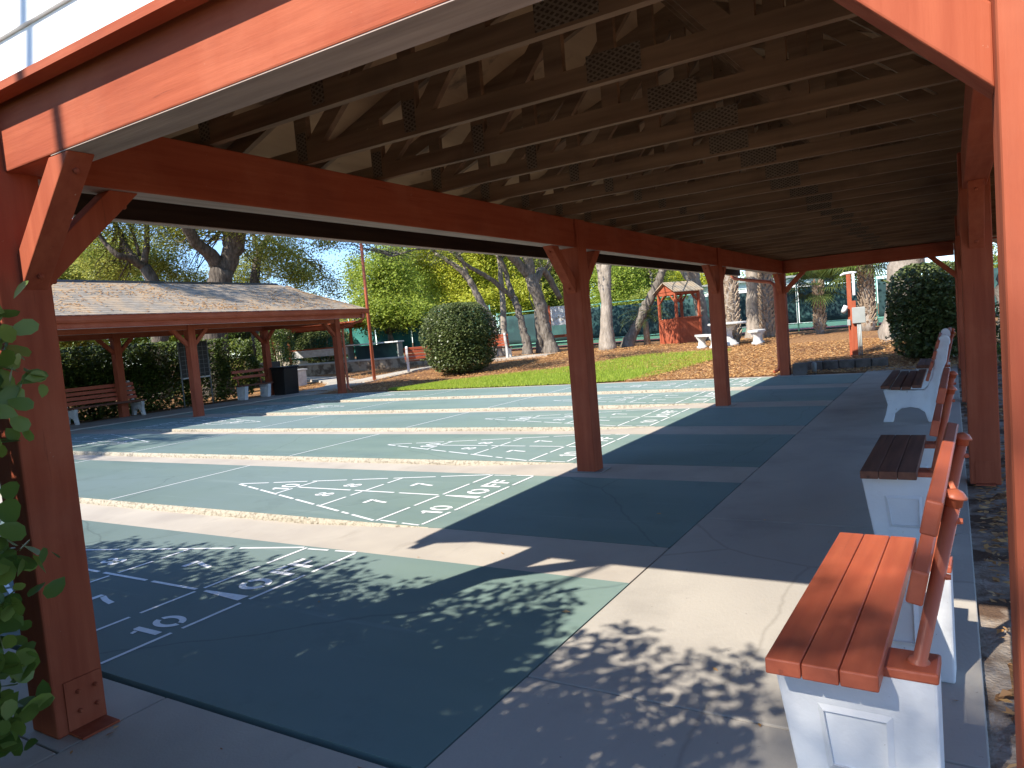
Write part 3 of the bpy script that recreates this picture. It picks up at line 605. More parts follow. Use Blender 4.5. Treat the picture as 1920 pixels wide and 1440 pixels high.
LB['oakB'] = [[(-24.70,15.20,0.97,0.454),(-24.62,15.42,3.02,0.454),(-24.72,15.47,4.37,0.372),(-25.08,15.31,5.06,0.310)],[(-25.08,15.31,5.06,0.227),(-25.02,14.79,5.45,0.182),(-24.96,14.24,5.47,0.159),(-25.37,14.03,6.01,0.119),(-25.40,13.82,6.49,0.079)],[(-25.22,15.24,5.22,0.186),(-25.78,15.18,5.83,0.187),(-26.30,15.27,6.53,0.147),(-26.47,15.21,7.07,0.126),(-26.63,15.18,7.82,0.105)],[(-25.07,15.33,5.23,0.186),(-24.93,15.49,6.18,0.145),(-24.93,15.55,6.80,0.124),(-25.01,15.55,7.49,0.103)],[(-25.49,15.45,5.60,0.083),(-25.66,15.42,6.44,0.073),(-26.04,15.48,7.13,0.063)]]
LB['oakC'] = [[(-23.95,19.27,1.94,0.229),(-23.94,19.48,4.33,0.206),(-23.88,19.57,5.01,0.183),(-23.68,19.76,5.74,0.137),(-23.42,19.96,6.31,0.114),(-23.05,20.22,6.75,0.091)],[(-23.68,19.74,5.56,0.114),(-23.83,19.70,6.26,0.091),(-23.97,19.67,6.84,0.069)],[(-23.42,19.96,6.31,0.091),(-22.64,20.39,5.68,0.069),(-21.98,20.75,5.16,0.046)]]
LB['lean'] = [[(-12.43,24.44,0.28,0.283),(-12.53,24.43,0.79,0.239),(-12.64,24.41,1.38,0.228),(-12.66,24.24,2.28,0.238),(-12.70,23.92,3.08,0.246),(-12.85,23.88,3.63,0.257)],[(-12.88,23.85,3.57,0.192),(-13.11,23.29,4.17,0.169),(-13.09,22.63,4.59,0.145),(-12.89,21.62,5.06,0.119)],[(-12.78,23.91,3.47,0.192),(-12.75,23.74,4.03,0.191),(-12.72,23.45,4.65,0.168),(-12.62,22.98,5.33,0.145)],[(-12.70,23.93,3.18,0.128),(-12.75,24.56,3.96,0.152),(-12.67,25.16,3.53,0.133),(-12.55,25.74,2.63,0.112)]]
LB['slender'] = [[(-13.55,24.37,0.52,0.199),(-13.62,24.38,1.19,0.166),(-13.73,24.36,1.82,0.144),(-13.84,24.34,2.39,0.144),(-13.98,24.30,2.84,0.144)],[(-13.98,24.30,2.84,0.111),(-14.10,23.89,3.07,0.099),(-14.24,23.37,3.49,0.091),(-14.48,22.66,3.89,0.085),(-14.66,22.21,4.11,0.076),(-14.77,21.82,4.38,0.062),(-14.94,21.51,4.77,0.052),(-15.07,20.85,4.88,0.041),(-15.45,20.03,4.88,0.030)],[(-13.98,24.30,2.84,0.111),(-14.09,24.27,3.34,0.111),(-14.19,24.25,3.85,0.100),(-14.18,24.05,4.22,0.088),(-14.23,23.70,4.62,0.076)],[(-14.94,21.51,4.77,0.041),(-15.42,20.64,4.85,0.036),(-15.71,19.86,4.75,0.026),(-16.14,19.58,4.59,0.020)]]
LB['thin'] = [[(-14.87,24.74,0.58,0.160),(-14.88,24.81,1.49,0.137),(-14.88,24.88,2.40,0.126),(-14.89,24.94,3.20,0.114),(-14.93,24.98,3.89,0.103),(-14.94,25.04,4.69,0.091)]]
LB['left'] = [[(-14.57,23.75,0.63,0.177),(-14.72,23.75,1.74,0.155),(-14.92,23.67,2.32,0.155),(-15.08,23.39,2.88,0.143),(-15.13,23.16,3.37,0.131),(-15.21,22.91,3.76,0.130),(-15.39,22.59,4.14,0.108),(-15.67,22.22,4.48,0.086),(-15.96,21.83,4.78,0.064)],[(-15.21,22.91,3.76,0.065),(-15.24,22.71,4.41,0.065),(-15.34,22.45,4.83,0.064)]]
LB['small'] = [[(-13.34,25.07,0.42,0.157),(-13.39,25.12,1.37,0.124),(-13.41,25.18,2.27,0.112)]]
LB['t1135'] = [[(-9.70,23.77,0.34,0.284),(-9.70,23.87,1.45,0.223),(-9.67,23.99,2.72,0.203),(-9.59,24.14,3.97,0.193),(-9.31,23.82,5.10,0.159)],[(-9.76,24.02,2.37,0.122),(-9.90,24.00,3.19,0.122),(-9.90,24.09,4.21,0.102)]]
LB['t1185'] = [[(-9.44,25.11,0.40,0.231),(-9.26,25.26,0.84,0.210),(-9.05,25.44,1.37,0.200),(-8.68,25.72,2.04,0.200),(-8.32,25.75,2.63,0.167),(-8.02,25.62,3.12,0.145),(-7.86,25.76,3.62,0.145),(-7.54,25.42,4.17,0.122)]]
LB['kio'] = [[(-7.18,28.26,0.33,0.310),(-7.28,28.24,0.83,0.243),(-7.36,28.27,1.74,0.243),(-7.47,28.26,2.41,0.243),(-7.59,28.24,3.13,0.243),(-7.58,27.72,3.87,0.218)],[(-7.60,28.21,2.80,0.177),(-8.02,28.59,3.41,0.225),(-8.30,29.06,4.03,0.206)]]
LB['t1410'] = [[(-4.81,26.21,0.58,0.299),(-4.81,26.25,1.08,0.259),(-4.80,26.32,1.81,0.239),(-4.80,26.40,2.77,0.229),(-4.82,26.46,3.66,0.219)],[(-4.64,26.68,0.65,0.121),(-4.63,26.78,1.85,0.101),(-4.62,26.89,3.06,0.091)]]
LB['oakR'] = [[(0.36,20.77,0.24,0.523),(0.36,20.80,0.60,0.421),(0.40,20.89,1.39,0.392),(0.48,20.77,2.25,0.417),(0.61,20.68,3.08,0.455)],[(0.60,20.66,2.86,0.256),(1.05,20.58,2.87,0.196),(1.64,20.46,2.67,0.165)],[(0.55,20.64,2.94,0.256),(0.41,20.26,3.63,0.210)]]
LB['edge'] = [[(2.63,18.74,0.13,0.211),(2.58,18.77,0.82,0.161),(2.54,18.79,1.44,0.161),(2.64,18.91,2.05,0.149),(2.79,19.05,2.65,0.149)],[(2.75,19.03,2.65,0.248),(2.36,18.44,2.74,0.219),(2.03,17.64,2.66,0.177)]]
LB['oakA_f'] = [(-23.88,16.16,6.45,1.45,0.93),(-26.22,17.00,5.54,1.11,0.77),(-21.45,18.75,5.44,1.28,0.96),(-19.85,16.27,6.25,1.53,0.58),(-21.52,19.80,4.52,1.00,0.66),(-20.22,14.99,7.83,3.13,1.29),(-18.33,18.30,5.31,0.50,0.24)]
LB['oakB_f'] = [(-26.97,14.27,6.55,1.03,1.03),(-27.30,15.15,5.39,1.50,0.75),(-26.04,15.45,6.71,1.05,1.05),(-25.55,14.08,7.91,1.99,1.19),(-25.86,17.16,4.84,0.88,0.40)]
LB['oakC_f'] = [(-24.06,22.97,4.76,1.38,1.00),(-24.22,21.75,5.48,0.97,0.97),(-24.69,24.89,4.21,0.80,0.66)]
LB['broad'] = [(-26.53,30.87,4.89,1.86,2.01),(-26.44,29.61,3.21,1.81,1.06),(-26.74,32.06,6.51,1.11,1.11),(-28.67,30.78,5.44,0.63,1.43),(-24.90,30.53,2.90,1.51,0.76)]
LB['yel1'] = [(-24.85,35.45,5.11,1.99,1.99),(-26.21,34.74,6.57,1.66,1.16),(-23.77,34.78,3.19,1.95,1.14),(-24.84,32.92,2.84,1.27,0.79)]
LB['yel2'] = [(-23.63,38.61,5.72,2.43,1.73),(-22.59,37.89,3.55,2.37,1.53),(-23.92,37.37,7.07,2.04,1.02)]
LB['mix1'] = [(-21.23,41.07,3.41,2.12,1.77),(-20.25,41.84,5.43,1.77,1.77),(-21.20,38.62,2.06,1.70,0.51)]
LB['mix2'] = [(-16.49,41.67,3.96,1.70,2.04),(-16.99,40.08,2.67,1.33,1.00)]
LB['mix3'] = [(-14.24,40.56,2.24,1.30,0.97),(-14.94,43.83,4.34,1.39,1.56)]
LB['mix4'] = [(-14.61,47.49,3.47,1.47,1.66),(-12.72,48.63,3.28,1.84,1.84)]
LB['mix5'] = [(-9.35,53.10,3.73,2.30,1.15),(-6.72,52.36,3.79,2.21,1.11),(-4.50,53.74,3.93,1.84,1.11)]
LB['mix6'] = [(3.97,47.02,2.11,1.18,2.06)]
LB['spray'] = [(-16.98,19.09,4.88,0.80,0.30),(-17.29,18.33,5.17,0.23,0.43),(-16.12,20.20,4.72,1.01,0.36),(-15.21,21.33,4.55,0.83,0.31)]

G1 = 'oaks around the courts'
def thin(l, k): return [[(x, y, z, r * k) for x, y, z, r in q] for q in l]
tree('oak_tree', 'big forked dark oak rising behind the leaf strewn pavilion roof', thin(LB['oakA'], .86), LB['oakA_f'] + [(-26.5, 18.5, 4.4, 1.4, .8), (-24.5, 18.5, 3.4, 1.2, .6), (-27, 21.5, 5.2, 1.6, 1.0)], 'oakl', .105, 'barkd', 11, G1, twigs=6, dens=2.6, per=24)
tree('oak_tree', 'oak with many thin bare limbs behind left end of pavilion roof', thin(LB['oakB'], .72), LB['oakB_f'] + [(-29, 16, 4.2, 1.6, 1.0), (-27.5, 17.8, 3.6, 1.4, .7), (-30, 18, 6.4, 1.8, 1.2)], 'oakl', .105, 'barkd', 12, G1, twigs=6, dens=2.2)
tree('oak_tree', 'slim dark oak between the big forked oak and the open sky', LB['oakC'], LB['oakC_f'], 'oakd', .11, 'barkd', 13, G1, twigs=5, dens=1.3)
tree('oak_tree', 'thick leaning oak trunk just left of the notice board', LB['lean'], [(-12.9, 21.2, 6.2, 2.2, .8), (-12.6, 26.2, 6.0, 2.2, 1.0), (-12.2, 13.6, 5.6, 1.2, .4)], 'oak', .12, 'bark', 14, G1)  # last crown clump added out of view to cast shade on the lawn
tree('oak_tree', 'slender oak arching left over the round bush, beside slatted bench', LB['slender'], LB['spray'] + [(-14.2, 23.5, 6.0, 2.0, .9)], 'oakd', .10, 'bark', 15, G1, twigs=6, dens=.7)
tree('oak_tree', 'straight thin trunk standing behind the half hidden slatted bench', LB['thin'], [(-14.9, 25.3, 6.2, 1.8, .9)], 'oak', .12, 'barkl', 16, G1)
tree('oak_tree', 'left leaning pale trunk rising from behind the round bush', LB['left'], [(-16.2, 21.6, 6.2, 1.5, .6), (-15.4, 22.4, 5.6, .8, .4)], 'oak', .12, 'barkl', 17, G1)
tree('oak_tree', 'short thin trunk hugging the left side of thick leaning oak', LB['small'], [(-13.6, 25.6, 4.4, .9, .5)], 'oakd', .12, 'bark', 18, G1)
tree('oak_tree', 'upright trunk with a round knot just right of second post', LB['t1135'], [(-9.2, 24.0, 6.6, 2.0, .9), (-9.4, 15.2, 5.4, 1.2, .35)], 'oak', .12, 'barkl', 19, G1)  # second clump is unseen, put there to shade lawn edge and mulch
tree('oak_tree', 'bare trunk leaning right towards the small roofed booth', LB['t1185'], [(-6.8, 25.2, 6.2, 1.9, .8)], 'oak', .12, 'bark', 20, G1)
tree('oak_tree', 'forked pale trunk standing right behind the small roofed booth', LB['kio'], [(-7.6, 27.5, 6.4, 2.0, .9), (-8.6, 20.9, 5.0, .75, .5), (-8.3, 20.6, 4.6, .6, .4)], 'oak', .12, 'barkl', 21, G1)  # last two clumps added out of view so their shadow darkens the booth
tree('oak_tree', 'broad pale twin trunk behind the round concrete table', LB['t1410'], [(-4.8, 26.6, 6.6, 2.2, .9)], 'oak', .12, 'barkl', 22, G1)
tree('oak_tree', 'very thick pale oak behind the dark bush at walkway end', LB['oakR'], [(.6, 19.8, 6.6, 1.8, .7), (-1.4, 22.2, 6.2, 1.2, .6)], 'oak', .12, 'barkl', 23, G1)
tree('oak_tree', 'twisted oak at far right, seen between the two right posts', LB['edge'], [(3.2, 19.5, 5.2, 1.8, .8), (2.5, 21.5, 3.6, 1.0, .6)], 'oak', .12, 'bark', 24, G1)
G2 = 'trees beyond the fence'
def far_tree(label, blobs, leaf, seed, size=.17, name='leafy_tree', **kw):
    x = sum(b[0] for b in blobs) / len(blobs); y = sum(b[1] for b in blobs) / len(blobs) + .3; g = th(x, y)
    top = max(b[2] for b in blobs)
    l = [(x, y, g, .22), (x + .1, y, g + 1, .2), (x - .1, y + .1, (g + top) / 2, .15), (x, y, top, .07)]
    return tree(name, label, [l], blobs, leaf, size, 'bark', seed, G2, twigs=7, per=20, clump=.34, tw=.06, **kw)
far_tree('tall light green tree beside the gap of blue sky', LB['broad'], 'lime', 31, dens=2.4)
far_tree('yellow green tree rising behind the round clipped bush', LB['yel1'], 'yel', 32, dens=2.4)
far_tree('bright yellow tree behind the slender arching oak', LB['yel2'], 'yel', 33, dens=2.4)
far_tree('green tree behind the notice board and the thick leaning oak', LB['mix1'], 'oak', 34, dens=2.0)
far_tree('loose green tree right behind the upright knotted trunk', LB['mix2'], 'lime', 35, dens=1.6)
far_tree('dark green tree between the knotted trunk and the booth', LB['mix3'], 'oak', 36, dens=1.6)
far_tree('yellow green trees showing through the booth, over pale house', LB['mix4'], 'yel', 37, dens=1.8)
far_tree('wide green tree line above the fence at walkway end', LB['mix5'], 'lime', 38, dens=1.8)
far_tree('green tree at far right edge beyond the twisted oak', LB['mix6'], 'oak', 39, dens=1.5)
far_tree('dense green tree far left beyond the clipped hedge', [(-34, 13, 3.6, 3.5, 2.6), (-35, 16, 5.5, 3, 1.8)], 'oakl', 40, dens=2.4)
far_tree('green tree filling the gap left of forked oak', [(-33, 21, 3.2, 3.2, 2.2), (-36, 20, 6.2, 3, 2)], 'lime', 41, dens=2.2)
far_tree('blue green tree low beside the pavilion roof corner', [(-33.5, 29.5, 3.6, 2.2, 1.5), (-36, 28, 3.0, 2.4, 1.6)], 'oakd', 42, dens=2.0)
far_tree('big pale green tree at back, right of the blue sky gap', [(-38, 50, 5.5, 5, 4.0), (-34, 52, 8, 4, 3)], 'lime', 44, .24, dens=2.0)
far_tree('broad yellow green tree at the very back behind bush', [(-29, 54, 6, 5, 4.5)], 'yel', 45, .24, dens=2.2)
far_tree('tall green tree at the back behind the thick leaning oak', [(-20.5, 56, 6, 4.5, 4.5)], 'lime', 46, .24, dens=2.2)
far_tree('dark leafy tree at the far left back of the hedge', [(-46, 22, 5, 5, 4)], 'oakl', 47, .2, dens=2.4)
far_tree('leafy tree beyond the far red shelter', [(-38, 34, 3.4, 3.2, 2.0)], 'oak', 43, dens=2.0)

def leaf_shell(rad_fn, n, r, depth=.10):
    "points scattered through the outer skin of a closed shape"
    return None
def box_points(hx, hy, z0, z1, n, r, rnd=.35, depth=.16, lump=.05):
    "points in the outer skin of a rounded box centred on the origin"
    d = r.normal(0, 1, (n, 3)); d /= np.linalg.norm(d, axis=1)[:, None]; e = 2 / max(rnd, .05)
    k = (np.abs(d) ** e).sum(1) ** (-1 / e); S = d * k[:, None]
    inn = 1 - r.random(n) ** 1.6 * depth / max(min(hx, hy), .1); P = S * inn[:, None]
    P[:, 0] *= hx; P[:, 1] *= hy; P[:, 2] = (P[:, 2] + 1) / 2 * (z1 - z0) + z0
    ph = r.random(3) * 6
    P[:, :2] *= 1 + lump * (np.sin(P[:, 2:3] * 5 + ph[0]) * .5 + np.sin(P[:, :1] * 4 + P[:, 1:2] * 5 + ph[1]) * .5) 
    return P
def bush(name, label, loc, hx, hy, z1, n, size, leaf, seed, rnd=.5, group=None, rz=0, z0=.03, depth=.22, lump=.06, cat='bush'):
    r = np.random.default_rng(seed); t = thing(name, label, cat, loc, rz, group)
    P = box_points(hx, hy, z0, z1, n, r, rnd, depth, lump)
    o_ = r.integers(0, n, n // 260); dv = P[o_] - np.array([0, 0, z1 * .5]); dv /= np.linalg.norm(dv, axis=1)[:, None]; dv[:, 2] += .5     # stray shoots
    k = np.repeat(np.arange(len(o_)), 7); P = np.concatenate([P, P[o_][k] + dv[k] * r.uniform(0, .2, (len(k), 1)) + r.normal(0, .02, (len(k), 3))])
    V, F = leaf_quads(P, size, r, up=.25, aspect=.62); mesh_np('foliage', V, F, LF[leaf], t)
    mb = MB()
    for i in range(9):
        a = r.random() * 6.28; q = (math.cos(a) * hx * .55, math.sin(a) * hy * .55, z1 * r.uniform(.5, .85))
        mb.tube([(q[0] * .15, q[1] * .15, -.08), (q[0] * .5, q[1] * .5, z1 * .3), q], [.035, .022, .008], 6)
    mb.build('stems', M['barkd'], t, smooth=True)
    return t
bush('round_bush', 'big round clipped dark bush on the mulch beyond the courts', (-12.65, 18.35, .17), 1.2, 1.12, 2.36, 42000, .08, 'dark', 51, rnd=.66, depth=.8, lump=.09)
bush('column_bush', 'tall clipped column bush near the black bin and grill', (-22.3, 18.9, .14), .66, .66, 2.2, 10000, .07, 'hedge', 52, rnd=.45)
bush('hedge', 'long clipped hedge running behind the pavilion across the courts', (-18.75, 9.3, -.02), .55, 5.6, 2.0, 75000, .10, 'hedge', 53, rnd=.25, cat='hedge', depth=.6)
bush('leafy_bush', 'dark loose bush at the end of the right walkway', (1.12, 16.6, .05), .80, .75, 2.06, 15000, .095, 'dark', 54, rnd=.5, depth=.5)
bush('leafy_bush', 'small green bush low at the right edge, past second post', (2.55, 14.2, 0), .5, .6, 1.25, 3500, .07, 'hedge', 55, rnd=.7, depth=.4)
bush('round_bush', 'round dark bush behind the far red shelter', (-31, 30, .4), 1.9, 1.4, 2.3, 9000, .1, 'dark', 56, rnd=.9)
bush('column_bush', 'pale green bush peeping left of the clipped column bush', (-23.8, 18.0, .1), .7, .6, 2.0, 7000, .07, 'lime', 57, rnd=.6)

def volume_points(hx, hy, z0, z1, n, r, rnd):
    e = 2 / max(rnd, .05); out = []
    while sum(len(q) for q in out) < n:
        q = r.uniform(-1, 1, (n, 3)); out.append(q[(np.abs(q) ** e).sum(1) < 1])
    q = np.concatenate(out)[:n]; q[:, 2] = (q[:, 2] + 1) / 2 * (z1 - z0) + z0
    k = 1 + .07 * np.sin(q[:, :1] * 9 + 1) * np.sin(q[:, 2:3] * 4); q[:, 2] += .07 * np.sin(q[:, 0] * 11) * (q[:, 2] / z1)
    return q * np.array([hx, hy, 1]) * np.concatenate([k, k, np.ones_like(k)], 1)
def round_leaves(P, N0, size, r):
    "thick obovate leaves, eight-sided and creased along the midrib"
    n = len(P); out = np.array([(0, 0, 0), (.3, .26, .05), (.62, .36, .07), (.88, .26, .05), (1, 0, 0), (.88, -.26, .05), (.62, -.36, .07), (.3, -.26, .05)])
    nr = N0 + r.normal(0, .45, (n, 3)); nr /= np.linalg.norm(nr, axis=1)[:, None]
    a = np.cross(nr, r.normal(0, 1, (n, 3))); a[:, 2] += .25; a -= nr * (a * nr).sum(1)[:, None]; a /= np.linalg.norm(a, axis=1)[:, None]; b_ = np.cross(nr, a)
    s = (r.uniform(.6, 1.2, n) * size)[:, None]
    V = np.stack([P + (a * o_[0] + b_ * o_[1] + nr * o_[2]) * s for o_ in out], 1)
    f = np.array([[0, 1, 2, 3], [0, 3, 4, 4], [0, 4, 5, 5], [0, 5, 6, 7]])
    # two halves of quads: (0,1,2,3),(0,3,4,5),(0,5,6,7)
    f = np.array([[0, 1, 2, 3], [0, 3, 4, 5], [0, 5, 6, 7]])
    F = (np.arange(n)[:, None, None] * 8 + f[None]).reshape(-1, 4)
    return V.reshape(-1, 3), F
def round_leaf_shrub(name, label, loc, hx, hy, z1, n, size, seed, rnd, depth=.35, sprig=None):
    r = np.random.default_rng(seed); t = thing(name, label, 'shrub', loc)
    P = volume_points(hx, hy, .08, z1, n, r, rnd); Nn = P * np.array([1 / hx ** 2, 1 / hy ** 2, 0]); Nn[:, 2] = (P[:, 2] - z1 * .45) / (z1 * .5) ** 2
    Nn /= np.linalg.norm(Nn, axis=1)[:, None] + 1e-6; Nn[:, 2] += .3
    if sprig is not None:
        S = np.repeat(np.array(sprig) - np.array(loc), 15, 0) + r.normal(0, .042, (len(sprig) * 15, 3)) + (-.085, 0, 0); P = np.concatenate([P, S]); q = r.normal(0, .5, (len(S), 3)) + (.5, -.3, .5); Nn = np.concatenate([Nn, q / np.linalg.norm(q, axis=1)[:, None]])
    V, F = round_leaves(P, Nn, size, r); mesh_np('foliage', V, F, LF['clusia'], t)
    mb = MB()
    for i in range(26):
        q = P[r.integers(len(P))] * np.array([.9, .9, .95]); b0 = (q[0] * .5, q[1] * .3, -.02)
        mb.tube([b0, ((q[0] + b0[0]) / 2 + r.normal(0, .05), (q[1] + b0[1]) / 2, q[2] * .55), tuple(q)], [.016, .011, .004], 6)
    mb.build('stems', M['barkl'], t, smooth=True)
    return t
SPRIG = [(-.692, -.617, 1.546), (-.70, -.625, 1.47), (-.691, -.629, 1.401), (-.70, -.63, 1.32), (-.684, -.638, 1.24), (-.728, -.667, 1.18), (-.692, -.677, .833), (-.654, -.651, .858), (-.70, -.69, .90), (-.708, -.695, .733), (-.71, -.70, .66), (-.726, -.718, .589), (-.72, -.715, .52), (-.706, -.716, .456), (-.74, -.744, .372), (-.697, -.718, .367), (-.72, -.73, .42), (-.763, -.71, .956), (-.773, -.74, .666), (-.77, -.702, 1.103), (-.747, -.664, 1.392), (-.76, -.69, 1.0), (-.75, -.72, .55)]
round_leaf_shrub('round_leaf_shrub', 'round leaved green shrub beside the nearest left post', (-3.0, -1.27, 0), 2.25, .56, 2.2, 40000, .072, 61, .16, .9, SPRIG)
round_leaf_shrub('round_leaf_shrub', 'tall round leaved shrub out of frame left of the camera', (-.74, -1.98, 0), .95, .88, 2.42, 24000, .072, 62, .42, .9)

# oaks outside the frame whose crowns throw the dappled shade
tree('oak_tree', 'large oak behind the viewpoint shading the front of the pavilion', [[(-5.5, -15, 0, .4), (-5.3, -14.6, 4, .33), (-4.6, -14, 7.5, .26), (-3.4, -13, 10, .16)], [(-5.2, -14.4, 5, .2), (-6.6, -13, 8.5, .14), (-7.5, -12, 10, .08)], [(-3.9, -13.5, 9, .13), (-2.6, -12.6, 10.5, .08), (-2.0, -11.7, 11, .04)]],
     [(-2.75, -11.75, 11.1, .6, .3), (-3.3, -12.6, 11.0, .8, .3), (-2.4, -11.2, 11.0, .3, .2), (-2.7, -12.7, 11.4, .7, .3), (-5.8, -12.6, 11.2, 1.6, .7)], 'oak', .10, 'bark', 63, G1, twigs=8, dens=.85, clump=.24)
tree('oak_tree', 'oak out of frame on the left whose limbs shade the far roof', [[(-21, .5, 0, .4), (-20.8, .8, 4, .33), (-20, 1.8, 7, .24), (-18.6, 3.2, 9, .12)], [(-20.4, 1.2, 5.5, .2), (-20.6, 4, 8, .12), (-20.2, 6.0, 9, .05)]],
     [(-17.4, 4.2, 8.8, .9, .2), (-16.6, 5.2, 9.2, 1.2, .2), (-18.2, 5.4, 8.6, .8, .2), (-17.0, 3.0, 9.6, .6, .2), (-17.2, 6.4, 9.0, .9, .2)], 'oak', .11, 'bark', 64, G1, twigs=8, dens=1.0, clump=.22)
tree('oak_tree', 'thin limbed oak out of frame shading the left of the courts', [[(-17, -6, 0, .3), (-16.8, -5.8, 4, .25), (-15.6, -4.6, 7, .15), (-14.6, -3.2, 8.2, .06)]],
     [(-14.8, -2.9, 8.2, .9, .18), (-13.4, -2.7, 8.0, .7, .15), (-13.9, -4.6, 8.3, 1.0, .2)], 'oak', .11, 'bark', 65, G1, twigs=8, dens=.9, clump=.2)

# ------------------------------------------------------------------ palms
def fan_frond(vs, fs, base, d, up, L, Rd, r):
    base, d, up = Vector(base), Vector(d).normalized(), Vector(up); sd = d.cross(up).normalized(); up = sd.cross(d)
    tip = base + d * L + Vector((0, 0, -.10 * L)); n = len(vs)
    vs += [base - sd * .012, base + sd * .012, tip + sd * .01, tip - sd * .01]; fs.append((n, n + 1, n + 2, n + 3))
    for k in range(26):
        a = R_(-115 + 230 * k / 25); q = (d * math.cos(a) + sd * math.sin(a)); ln = Rd * (1 - .25 * abs(a) / 2) * r.uniform(.85, 1.05)
        w_ = up.cross(q) * .022; m = tip + q * ln * .6 + up * .05 * ln; e = tip + q * ln + Vector((0, 0, -.22 * ln)); n = len(vs)
        vs += [tip, m - w_, e, m + w_]; fs.append((n, n + 1, n + 2, n + 3))
def fan_palm(label, loc, h, rad, nf, L, Rd, seed, boots=True):
    r = np.random.default_rng(seed); t = thing('fan_palm', label, 'palm', loc, 0, 'fan palms by the court fence')
    mb = MB(); zs = np.linspace(-.1, h, 10)
    mb.tube([(r.normal(0, .02), r.normal(0, .02), z) for z in zs], [rad * (1.15 - .25 * z / h) for z in zs], 14)
    tr = mb.build('trunk', M['barkl'], t, smooth=True)
    if boots:
        mb = MB(); n = int(h / .085)
        for i in range(n):
            z = .12 + i * .085
            for k in range(7):
                a = 2 * math.pi * (k + .5 * (i % 2)) / 7 + r.normal(0, .05); u = Vector((math.cos(a), math.sin(a), 0)); s_ = Vector((-math.sin(a), math.cos(a), 0)); R0 = rad * (1.1 - .25 * z / h)
                b0 = u * R0 + Vector((0, 0, z)); e = u * (R0 + .09) + s_ * r.choice([-1, 1]) * .05 + Vector((0, 0, z + .17 + r.normal(0, .02)))
                mb.bar(b0, e, .075, .03, up=u)
        mb.build('boots', M['boot'], tr)
    vs, fs = [], []
    for k in range(nf):
        a = 2.399 * k; el = R_(70 - 105 * k / nf + r.normal(0, 6)); d = Vector((math.cos(a) * math.cos(el), math.sin(a) * math.cos(el), math.sin(el)))
        fan_frond(vs, fs, (d.x * .1, d.y * .1, h - .05), d, (0, 0, 1) if abs(el) < 1.2 else (math.cos(a), math.sin(a), 0), L, Rd, r)
    mesh_np('fronds', np.array([tuple(v) for v in vs]), np.array(fs), LF['palm'], t)
    return t
fan_palm('palm with criss cross boots on its trunk behind the round table', (-4.78, 22.9, .38), 4.3, .22, 22, .8, .8, 71)
fan_palm('fan palm with drooping fronds behind the orange electrical post', (-1.0, 26.4, .42), 2.55, .20, 34, .75, .85, 72)
fan_palm('low fan palm left of the electrical post, against the fence', (-2.6, 26.8, .42), 1.75, .13, 24, .6, .72, 73)
fan_palm('shaggy palm stump between twin trunk and last left post', (-4.15, 25.5, .42), 4.4, .19, 18, .7, .8, 74)
def feather_palm(label, loc, h, nf, L, seed):
    r = np.random.default_rng(seed); t = thing('feather_palm', label, 'palm', loc)
    MB().tube([(0, 0, -.1), (0, 0, h * .6), (0, 0, h)], [.14, .12, .10], 12).build('trunk', M['boot'], t, smooth=True)
    vs, fs = [], []
    for k in range(nf):
        a = 2.399 * k; el = 75 - 60 * k / nf; pts = []; p = Vector((0, 0, h)); u = Vector((math.cos(a), math.sin(a), 0)); n = 14
        for i in range(n):
            e = R_(el - 85 * (i / n) ** 1.4); p = p + (u * math.cos(e) + Vector((0, 0, 1)) * math.sin(e)) * L / n; pts.append((p.copy(), e))
        sd = Vector((-u.y, u.x, 0))
        for i, (q, e) in enumerate(pts[1:]):
            f = u * math.cos(e) + Vector((0, 0, 1)) * math.sin(e); ln = .32 * L * (1 - .55 * abs(i / n - .4) * 2)
            for s in (-1, 1):
                dd = (sd * s + f * .75 + Vector((0, 0, .12))).normalized(); m = len(vs); wv = f * .018
                vs += [q - wv, q + dd * ln * .5 - wv * .9, q + dd * ln + Vector((0, 0, -.06)), q + dd * ln * .5 + wv]; fs.append((m, m + 1, m + 2, m + 3))
    mesh_np('fronds', np.array([tuple(v) for v in vs]), np.array(fs), LF['palm'], t)
feather_palm('small feathery palm behind the trunk that leans right', (-8.9, 25.9, .42), .95, 26, 1.15, 75)

# ------------------------------------------------------------------ fence with windscreens
def fence(label, x0, x1, y, ht, sm, group='windscreened fences round the tennis court'):
    z = th((x0 + x1) / 2, y); t = thing('court_fence', label, 'fence', (x0, y, z), 0, group); L = x1 - x0; n = max(1, round(L / 3)); step = L / n
    for k in range(n + 1):
        MB().tube([(k * step, 0, -.2), (k * step, 0, ht), (k * step, 0, ht + .03)], [.032, .032, .015], 8).build('post', M['fence'], t, smooth=True)
    for zz in (ht - .03, .30): MB().tube([(0, 0, zz), (L, 0, zz)], .022, 8).build('rail', M['fence'], t, smooth=True)
    for k in range(n):
        a, c = k * step + .05, (k + 1) * step - .05; m = 14; xs_ = np.linspace(a, c, m); zs_ = np.linspace(.33, ht - .16, 7); X_, Z_ = np.meshgrid(xs_, zs_)
        Y_ = .06 + rng.normal(0, .012, X_.shape) + .03 * np.sin(X_ * 3 + k); Z_ = Z_ - .05 * np.sin((X_ - a) / (c - a) * math.pi) * (Z_ - .33) / ht
        idx = np.arange(X_.size).reshape(X_.shape); F = np.stack([idx[:-1, :-1].ravel(), idx[:-1, 1:].ravel(), idx[1:, 1:].ravel(), idx[1:, :-1].ravel()], 1)
        o_ = mesh_np('windscreen', np.stack([X_.ravel(), Y_.ravel(), Z_.ravel()], 1), F, M[sm], t, smooth=True)
        md = o_.modifiers.new('thickness', 'SOLIDIFY'); md.thickness = .004
fence('bright teal windscreened fence left of the round bush', -36, -19.5, 31, 2.5, 'screen')
fence('dark windscreened fence behind the oak trunks and the booth', -19.2, 8, 31.2, 2.02, 'screend')
